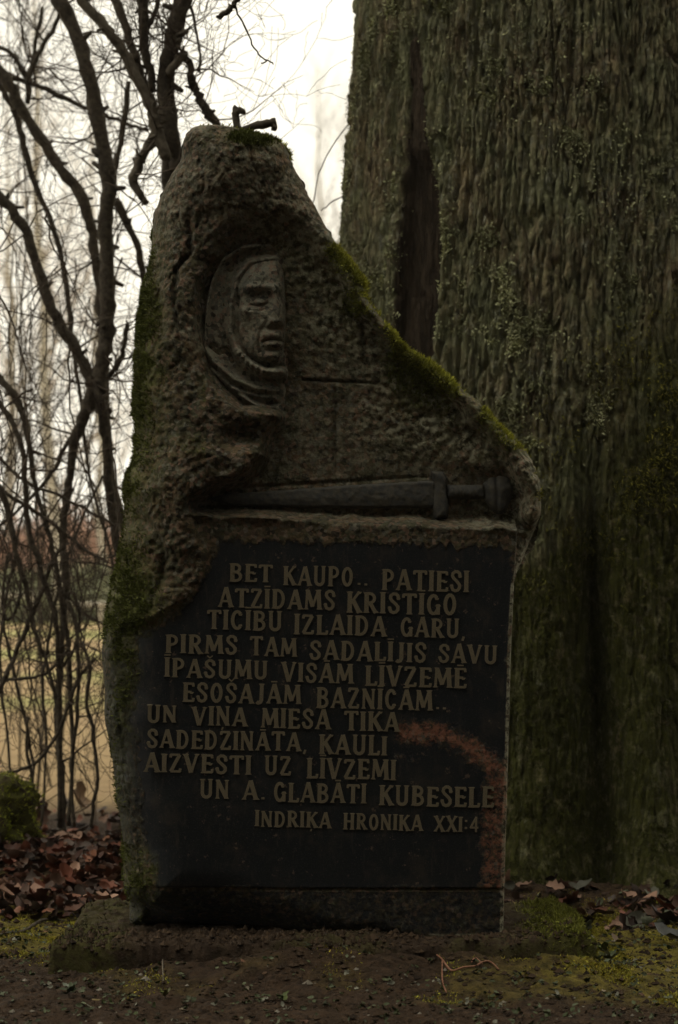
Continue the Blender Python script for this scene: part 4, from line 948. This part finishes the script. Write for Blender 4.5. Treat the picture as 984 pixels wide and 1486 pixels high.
# ------------------------------------------------------------------ unseen dark spruces added behind the viewpoint to shade the stone's front
random.seed(5)
def spruce(x, y, h, label, src=None):
    root = thing('shade_spruce', label, 'tree', (x, y, 0), 'unseen spruces added on the viewer side to dim the front light')
    if src:
        for ch in src.children: c = ch.copy(); link(c, root)
        root.scale = (h / 15,) * 3; root.rotation_euler.z = random.uniform(0, 6); return root
    MB().tube([Vector((x, y, -.1)), Vector((x, y, h * .5)), Vector((x, y, h))], [.26, .16, .02], 8).build('trunk', M['limb'], root)
    n = 15000; rg = np.random.default_rng(77); f = rg.random(n) ** .75; lay = np.floor(f * 26) / 26 + .012 * rg.random(n)
    rad = (2.5 * (1 - lay) + .15) * rg.random(n) ** .6; an = rg.random(n) * 6.283
    p = np.stack([x + rad * np.cos(an), y + rad * np.sin(an), .8 + lay * (h - .8) - rad * .28], -1)
    d = np.stack([np.cos(an), np.sin(an), -.35 + .4 * rg.normal(size=n)], -1) + .35 * rg.normal(size=(n, 3)); d /= np.linalg.norm(d, axis=1)[:, None]
    sd = np.cross(d, rg.normal(size=(n, 3)) * .4 + [0, 0, 1]); sd /= np.linalg.norm(sd, axis=1)[:, None]
    V = np.stack([p - sd * .11, p + sd * .11, p + d * .5], 1).reshape(-1, 3)
    c = np.array([.020, .032, .014]) * (.6 + .8 * rg.random((n, 1)))
    np_mesh('crown', V, np.arange(3 * n).reshape(n, 3), M['moss'], root, smooth=False, cols=np.repeat(c, 3, 0)); return root
sp0 = spruce(.4, -10.6, 15, 'added shading spruce straight behind the viewpoint')
bpy.context.view_layer.update()
for x, y, h, l in ((-3.2, -10.2, 15, 'added shading spruce behind the viewpoint, one to the left'), (-6.4, -9.0, 14, 'added shading spruce behind and left of the viewpoint'), (-9.2, -6.4, 14, 'added shading spruce far to the left of the viewpoint'), (3.8, -10.1, 16, 'added shading spruce behind the viewpoint, one to the right'),
    (6.9, -8.6, 14, 'added shading spruce behind and right of the viewpoint'), (9.2, -5.6, 15, 'added shading spruce well to the right of the viewpoint'), (10.4, -2.0, 14, 'added shading spruce to the right of the stone'), (-1.6, -13.6, 17, 'added shading spruce in the rear row, left'), (2.4, -13.8, 17, 'added shading spruce in the rear row, right'),
    (6.4, -12.6, 16, 'added shading spruce in the rear row, far right'), (-5.6, -12.8, 16, 'added shading spruce in the rear row, far left')):
    spruce(x, y, h, l, sp0)

# ------------------------------------------------------------------ litter and small things on the ground
def gh(x, y): return float(ground_h(np.array([x]), np.array([y]))[0])
def leaf_shape(L=1., lob=True, curl=.3, rg=random):
    n = 7; V = []; F = []
    for i in range(n):
        f = i / (n - 1); w = .30 * math.sin(math.pi * min(1, f * .92 + .06)) ** .8 * (1 + (.28 if i % 2 else -.2) * lob)
        zc = curl * (f - .5) ** 2 * 1.6
        for s in (-1, 0, 1):
            V.append((s * w + .02 * rg.uniform(-1, 1), f - .5, zc + abs(s) * w * (.55 + .35 * rg.uniform(-1, 1)) * (1 if curl > 0 else -1) - .03))
    for i in range(n - 1):
        for j in (0, 1): a_ = i * 3 + j; F.append((a_, a_ + 1, a_ + 4, a_ + 3))
    return np.array(V) * L, np.array(F)
def eul(ax, ay, az):
    cx, sx = math.cos(ax), math.sin(ax); cy, sy = math.cos(ay), math.sin(ay); cz, sz = math.cos(az), math.sin(az)
    return np.array([[cz, -sz, 0], [sz, cz, 0], [0, 0, 1]]) @ np.array([[cy, 0, sy], [0, 1, 0], [-sy, 0, cy]]) @ np.array([[1, 0, 0], [0, cx, -sx], [0, sx, cx]])
PAL = [(.10, .034, .018), (.13, .045, .024), (.17, .075, .042), (.06, .024, .014), (.07, .04, .026), (.26, .16, .11), (.03, .017, .011), (.045, .022, .014), (.11, .085, .07)]
def litter(name, n, region, size, pal, lift=.01, flat=.35):
    VV, FF, CC = [], [], []; k = 0
    for _ in range(n):
        x, y = region(); V, F = leaf_shape(random.uniform(*size), random.random() < .6, random.uniform(-.2, .9)); V = V @ eul(random.gauss(0, flat), random.gauss(0, flat), random.uniform(0, 6.28)).T
        V = V + [x, y, gh_f(x, y) + random.uniform(.002, lift)]; c = np.array(random.choice(pal)) * random.uniform(.6, 1.7)
        VV.append(V); FF.append(F + k); CC.append(np.tile(c, (len(V), 1))); k += len(V)
    return np_mesh(name, np.concatenate(VV), np.concatenate(FF), M['leaf'], None, cols=np.concatenate(CC))
from bisect import bisect
def gh_f(x, y):
    i = min(max(bisect(gx, x) - 1, 0), nx - 2); j = min(max(bisect(gy, y) - 1, 0), ny - 2)
    fx_ = (x - gx[i]) / (gx[i + 1] - gx[i]); fy_ = (y - gy[j]) / (gy[j + 1] - gy[j])
    return float((ZZ[j, i] * (1 - fx_) + ZZ[j, i + 1] * fx_) * (1 - fy_) + (ZZ[j + 1, i] * (1 - fx_) + ZZ[j + 1, i + 1] * fx_) * fy_)
def reg_left(): return random.uniform(-1.5, -.35), .62 + abs(random.gauss(0, .9))
def reg_right():
    while True:
        x, y = random.uniform(.3, 1.3), random.uniform(.45, 1.0)
        if math.hypot(x - OC.x, y - OC.y) > 1.03: return x, y
def reg_all(): return random.uniform(-1.1, 1.1), random.uniform(-.85, .6)
tag(litter('leaf_litter', 1900, reg_left, (.025, .07), PAL, .05, .55), 'rust-brown leaf litter heaped behind the left foot of the stone', 'leaf litter', kind='stuff')
tag(litter('leaf_litter', 260, reg_right, (.03, .075), PAL[3:] + [(.10, .10, .075), (.075, .085, .05), (.13, .05, .03)], .03, .5), 'grey-brown leaf litter at the foot of the oak', 'leaf litter', kind='stuff')
tag(litter('leaf_scraps', 130, reg_all, (.012, .026), [(.07, .04, .02), (.12, .09, .04), (.05, .06, .02), (.14, .07, .04), (.20, .17, .12)], .004, .3), 'tiny leaf scraps scattered over the dark soil in front', 'leaf scraps', kind='stuff')
# individually visible leaves
def one_leaf(px, py, L, col, rot, label, group=None, h_=0.02, Y=None):
    k = (py - 840) * S / D; d = (EYE - h_) / k if k > 0 else 6; Yy = d - D if Y is None else Y
    p = P(px, py, Yy); V, F = leaf_shape(L, True, .7); V = V @ eul(*rot).T
    o = np_mesh('fallen_leaf', V + np.array(p), F, M['leaf'], None, cols=np.tile(col, (len(V), 1)), loc=tuple(p))
    return tag(o, label, 'leaf', group)
LG = 'large dead leaves in the litter'
one_leaf(108, 1222, .11, (.34, .22, .15), (.2, .3, 1.4), 'palest tan leaf lying on the litter between mossy hump and stone', LG, .07)
one_leaf(142, 1221, .09, (.28, .13, .07), (.3, -.2, 1.8), 'orange-tan leaf just right of the palest tan leaf', LG, .07)
one_leaf(28, 1304, .13, (.32, .19, .13), (.1, -.3, 1.9), 'long pinkish tan leaf on the moss at the left edge', LG, .03)
one_leaf(150, 1255, .13, (.20, .09, .075), (.1, .2, 1.3), 'broad dull red leaf touching the left foot of the stone', LG, .05)
one_leaf(96, 1280, .12, (.15, .045, .022), (.5, .3, .7), 'rust leaf standing half up in front of the litter bank', LG, .05)
one_leaf(30, 1160, .10, (.24, .11, .05), (1.0, .3, 2.2), 'curled brown leaf propped against the mossy hump', LG, .14)
one_leaf(60, 1180, .09, (.10, .045, .025), (1.2, .1, .4), 'small dark curled leaf right of the mossy hump', LG, .10)
one_leaf(112, 1160, .14, (.20, .12, .06), (.9, .5, .9), 'long curled brown leaf arching up before the field', LG, .11)
one_leaf(790, 1268, .11, (.16, .055, .026), (1.1, .3, .5), 'upright orange-brown leaf at the foot of the oak', LG, .07)
one_leaf(808, 1272, .10, (.12, .045, .026), (.9, -.4, 1.2), 'darker curled leaf beside the upright orange-brown one', LG, .07)
one_leaf(733, 1272, .06, (.30, .28, .22), (.5, .3, .9), 'small whitish leaf against the lower right edge of the slab', LG, .05)
one_leaf(972, 1318, .09, (.28, .085, .04), (.15, .1, 1.5), 'bright orange leaf at the right edge of the ground', LG, .02)
one_leaf(968, 1336, .11, (.05,.035,.035), (.3, .1, 1.4), 'dark purple-brown leaf just below the bright orange leaf', LG, .02)
one_leaf(974, 1360, .10, (.085, .09, .085), (.25, -.2, 1.2), 'blue-grey weathered leaf near the right edge', LG, .02)
one_leaf(895, 1366, .05, (.16, .11, .07), (.2, .2, .5), 'small brown leaf on the mossy ground right of the plinth', LG, .01)

# mossy hump at the left edge
hump = thing('mossy_stump', 'rounded stump covered in bright green moss at the left edge', 'stump', tuple(P(0, 1185, 1.6)))
a_ = np.linspace(0, 2 * math.pi, 72, endpoint=False); b_ = np.linspace(0, math.pi * .56, 36)
A_, B_ = np.meshgrid(a_, b_); hr = 1 + .45 * fbm(np.cos(A_) * np.sin(B_), np.sin(A_) * np.sin(B_), np.cos(B_), 2.4, 4, 400)
HV = np.stack([np.cos(A_) * np.sin(B_) * .34 * hr - .22, np.sin(A_) * np.sin(B_) * .17 * hr, np.cos(B_) * .23 * hr - .03], -1) + np.array(P(0, 1180, 1.6)) + np.array([-.03, 0, .0])
n_, m_ = A_.shape; id_ = np.arange(n_ * m_).reshape(n_, m_); nx2 = np.roll(id_, -1, 1)
np_mesh('stump', HV, np.stack([id_[:-1], id_[1:], nx2[1:], nx2[:-1]], -1).reshape(-1, 4), M['plinth'], hump, cols=np.tile([0, 1., 0], (n_ * m_, 1)))
hn = np.stack([np.cos(A_) * np.sin(B_), np.sin(A_) * np.sin(B_), np.cos(B_)], -1).reshape(-1, 3)
ii = RNG.integers(0, n_ * m_, 14000); ii = ii[hn[ii, 1] < .4]
mcol = np.array([.42, .48, .05]) * (.5 + RNG.random((len(ii), 1))) * (.35 + .65 * sstep(.1, .8, hn[ii, 2])[:, None] * 0 + .35)
blades(HV.reshape(-1, 3)[ii] + RNG.normal(size=(len(ii), 3)) * .004, hn[ii] + np.array([0, 0, .4]), .013, .0035, mcol, 'moss', M['moss'], hump)

# sticks and roots
def stick(name, label, cat, pix, mat, lift=.0):
    pts = []
    for (a, b, w) in pix:
        k = (b - 840) * S / D; Y = (EYE - lift) / k - D; p = P(a, b, Y); p.z = gh_f(p.x, p.y) + w * S * .5 + lift; pts.append((p.x, p.y, p.z, w * S / 2))
    sp = smooth_path(pts, 4); mb = MB(); mb.tube([Vector(q[:3]) for q in sp], [q[3] for q in sp], 6, .12)
    return tag(mb.build(name, mat, None, loc=tuple(sp[0][:3])), label, cat)
stick('stick', 'crooked black stick lying on mossy ground left of the plinth', 'stick', [(-15, 1362, 5), (10, 1357, 6), (35, 1352, 6), (58, 1340, 6), (78, 1335, 5), (92, 1337, 4)], M['limb'])
M['root'] = simple('reddish_root', (.16, .07, .04), (.26, .13, .08), 60, .6, .3)
rt = thing('root', 'thin forked reddish root on the soil in front of the stone', 'root', (.2, -.5, 0))
def root_part(pix, name):
    pts = []
    for (a, b, w) in pix:
        k = (b - 840) * S / D; Y = (EYE - .03) / k - D; p = P(a, b, Y); p.z = gh_f(p.x, p.y) + .006; pts.append((p.x, p.y, p.z, w * S / 2))
    sp = smooth_path(pts, 4); MB().tube([Vector(q[:3]) for q in sp], [q[3] for q in sp], 6, .1).build(name, M['root'], rt)
root_part([(634, 1398, 2.5), (642, 1404, 2.8), (655, 1411, 3), (672, 1410, 3), (690, 1408, 3), (700, 1403, 3), (712, 1402, 2.5), (724, 1409, 2)], 'strand')
root_part([(642, 1404, 2.2), (642, 1418, 2.2), (648, 1430, 2)], 'strand'); root_part([(700, 1404, 2), (690, 1402, 2), (684, 1406, 1.6)], 'strand')
MT = M['root']
stick('stick', 'thin pale stem standing up out of the soil front left', 'stick', [(246, 1390, 2), (238, 1402, 2), (236, 1416, 2), (237, 1436, 2)], M['limb_light'], .0)
stick('stick', 'short straw-coloured stem on soil right of the plinth corner', 'stick', [(752, 1396, 2.5), (772, 1388, 3), (790, 1382, 2.5)], M['limb_light'])

# sprouts: small leafy plants
def sprout(px, py, n, L, label, cols=((.10, .12, .04), (.07, .09, .035)), tall=.03):
    k = (py - 840) * S / D; Y = EYE / k - D; p = P(px, py, Y); z = gh_f(p.x, p.y); root = thing('seedling', label, 'plant', (p.x, p.y, z), 'small leafy seedlings on the soil')
    for i in range(n):
        V, F = leaf_shape(L * random.uniform(.7, 1.2), False, .4); V[:, 1] += L * .5; V = V @ eul(random.uniform(.1, .9), random.gauss(0, .3), i * 6.28 / n + random.uniform(-.4, .4)).T
        V = V + [p.x, p.y, z + random.uniform(.2, 1) * tall]; c = np.array(random.choice(cols)) * random.uniform(.7, 1.2)
        np_mesh('leaf', V, F, M['sprout'], root, cols=np.tile(c, (len(V), 1)))
    MB().tube([Vector((p.x, p.y, z - .01)), Vector((p.x, p.y, z + tall))], [.0012, .001], 4).build('stem', M['twig'], root)
sprout(775, 1392, 9, .035, 'leafy seedling with pale leaves at the right corner of the plinth', ((.14, .15, .09), (.10, .12, .05)), .035)
sprout(878, 1396, 8, .032, 'bright green seedling on the soil edge far right', ((.13, .15, .05), (.09, .12, .04)), .04)
sprout(886, 1420, 7, .028, 'low seedling just below the bright green one', ((.09, .11, .06), (.12, .13, .07)), .02)
sprout(100, 1450, 7, .026, 'grey-green seedling in the front left soil', ((.13, .15, .11), (.09, .11, .06)), .02)
sprout(240, 1452, 5, .024, 'yellow-green seedling in the front soil below the plinth', ((.12, .14, .04), (.15, .15, .06)), .015)
sprout(410, 1462, 5, .020, 'small seedling at the front, left of the middle', ((.10, .13, .04), (.08, .10, .04)), .015)
sprout(265, 1335, 5, .02, 'tiny seedling on the plinth by the left foot of the stone', ((.13, .15, .10), (.10, .12, .06)), .02)
# ground cover: tiny plants, moss, crumbs
n = 1500; VV, FF, CC = [], [], []; k = 0
for _ in range(n):
    x, y = random.uniform(-1., 1.05), random.uniform(-.85, .5)
    if -.7 < x < .62 and -.16 < y: continue
    if x < .4 and random.random() < .35: continue
    c = np.array(random.choice([(.05, .065, .022), (.08, .10, .04), (.11, .13, .07), (.04, .05, .018)]))
    if random.random() < .12: c = np.array((.2, .2, .15))
    for q in range(random.randint(1, 4)):
        V, F = leaf_shape(random.uniform(.007, .017), False, .3); V = V @ eul(random.gauss(0, .5), random.gauss(0, .5), random.uniform(0, 6.28)).T + [x + random.gauss(0, .008), y + random.gauss(0, .008), gh_f(x, y) + random.uniform(.002, .012)]
        VV.append(V); FF.append(F + k); CC.append(np.tile(c * random.uniform(.7, 1.2), (len(V), 1))); k += len(V)
tag(np_mesh('ground_cover', np.concatenate(VV), np.concatenate(FF), M['sprout'], None, cols=np.concatenate(CC)), 'scattered tiny green weeds dotting the soil around the plinth', 'weeds', kind='stuff')
gw = mossm * sstep(-.15, .3, fbm(XX, YY, 0., 9, 4, 500)) * (YY < 1.2) * (YY > -.8) * (np.abs(XX) < 1.2) * ~((XX > -.68) & (XX < .60) & (YY > -.1) & (YY < .5))
ii = pick(gw, 60000); p0 = np.stack([XX.ravel()[ii], YY.ravel()[ii], ZZ.ravel()[ii]], -1) + RNG.normal(size=(len(ii), 3)) * [.005, .005, .001]
mc = np.array([.36, .31, .045]) * (.4 + 1.0 * RNG.random((len(ii), 1))); mc[:, 1] *= (.9 + .3 * RNG.random(len(ii)))
gm = blades(p0, np.tile([0, 0, 1.], (len(ii), 1)), .007, .003, mc, 'ground_moss', M['moss'], None); tag(gm, 'yellow-green moss carpet on the ground either side of the plinth', 'moss')
n = 9000; xy = np.stack([RNG.uniform(-1.1, 1.15, n), RNG.uniform(-.85, .9, n)], -1); okk = ~((xy[:, 0] > -.66) & (xy[:, 0] < .58) & (xy[:, 1] > -.12)); xy = xy[okk]; n = len(xy)
oct_ = np.array([[1, 0, 0], [0, 1, 0], [-1, 0, 0], [0, -1, 0], [0, 0, 1], [0, 0, -1]], float); of = np.array([[0, 1, 4], [1, 2, 4], [2, 3, 4], [3, 0, 4], [1, 0, 5], [2, 1, 5], [3, 2, 5], [0, 3, 5]])
sz = .002 + .010 * RNG.random((n, 1, 1)) ** 4; V = oct_[None] * sz * (.6 + .8 * RNG.random((n, 6, 1))) * [1, 1, .7]
zg = np.array([gh_f(a, b) for a, b in xy]); V = V + np.concatenate([xy, zg[:, None] + .001], 1)[:, None]
F = (of[None] + 6 * np.arange(n)[:, None, None]).reshape(-1, 3); cl = np.array([.045, .029, .017]) * (.4 + RNG.random((n, 1))); cl[RNG.random(n) < .025] = [.22, .20, .16]
tag(np_mesh('soil_crumbs', V.reshape(-1, 3), F, M['crumb'], None, smooth=False, cols=np.repeat(cl, 6, 0)), 'crumbs of dark soil and small pale grit over the foreground', 'soil', kind='stuff')

# ------------------------------------------------------------------ haze
hz = bpy.data.meshes.new('haze')
hv = [(-120, -60, -1), (120, -60, -1), (120, 110, -1), (-120, 110, -1)]; hv = hv + [(a, b, 19.0) for a, b, c in hv]
hz.from_pydata(hv, [], [(0, 3, 2, 1), (4, 5, 6, 7), (0, 1, 5, 4), (1, 2, 6, 5), (2, 3, 7, 6), (3, 0, 4, 7)])
hm = bpy.data.materials.new('haze_air'); hm.use_nodes = True; hm.node_tree.nodes.clear()
ho = hm.node_tree.nodes.new('ShaderNodeOutputMaterial'); hp = hm.node_tree.nodes.new('ShaderNodeVolumePrincipled')
hp.inputs['Color'].default_value = (.95, .94, .92, 1); hp.inputs['Density'].default_value = .0006; hp.inputs['Anisotropy'].default_value = .2
hm.node_tree.links.new(hp.outputs[0], ho.inputs['Volume']); hz.materials.append(hm)
haze = bpy.data.objects.new('haze', hz); link(haze); haze['kind'] = 'stuff'
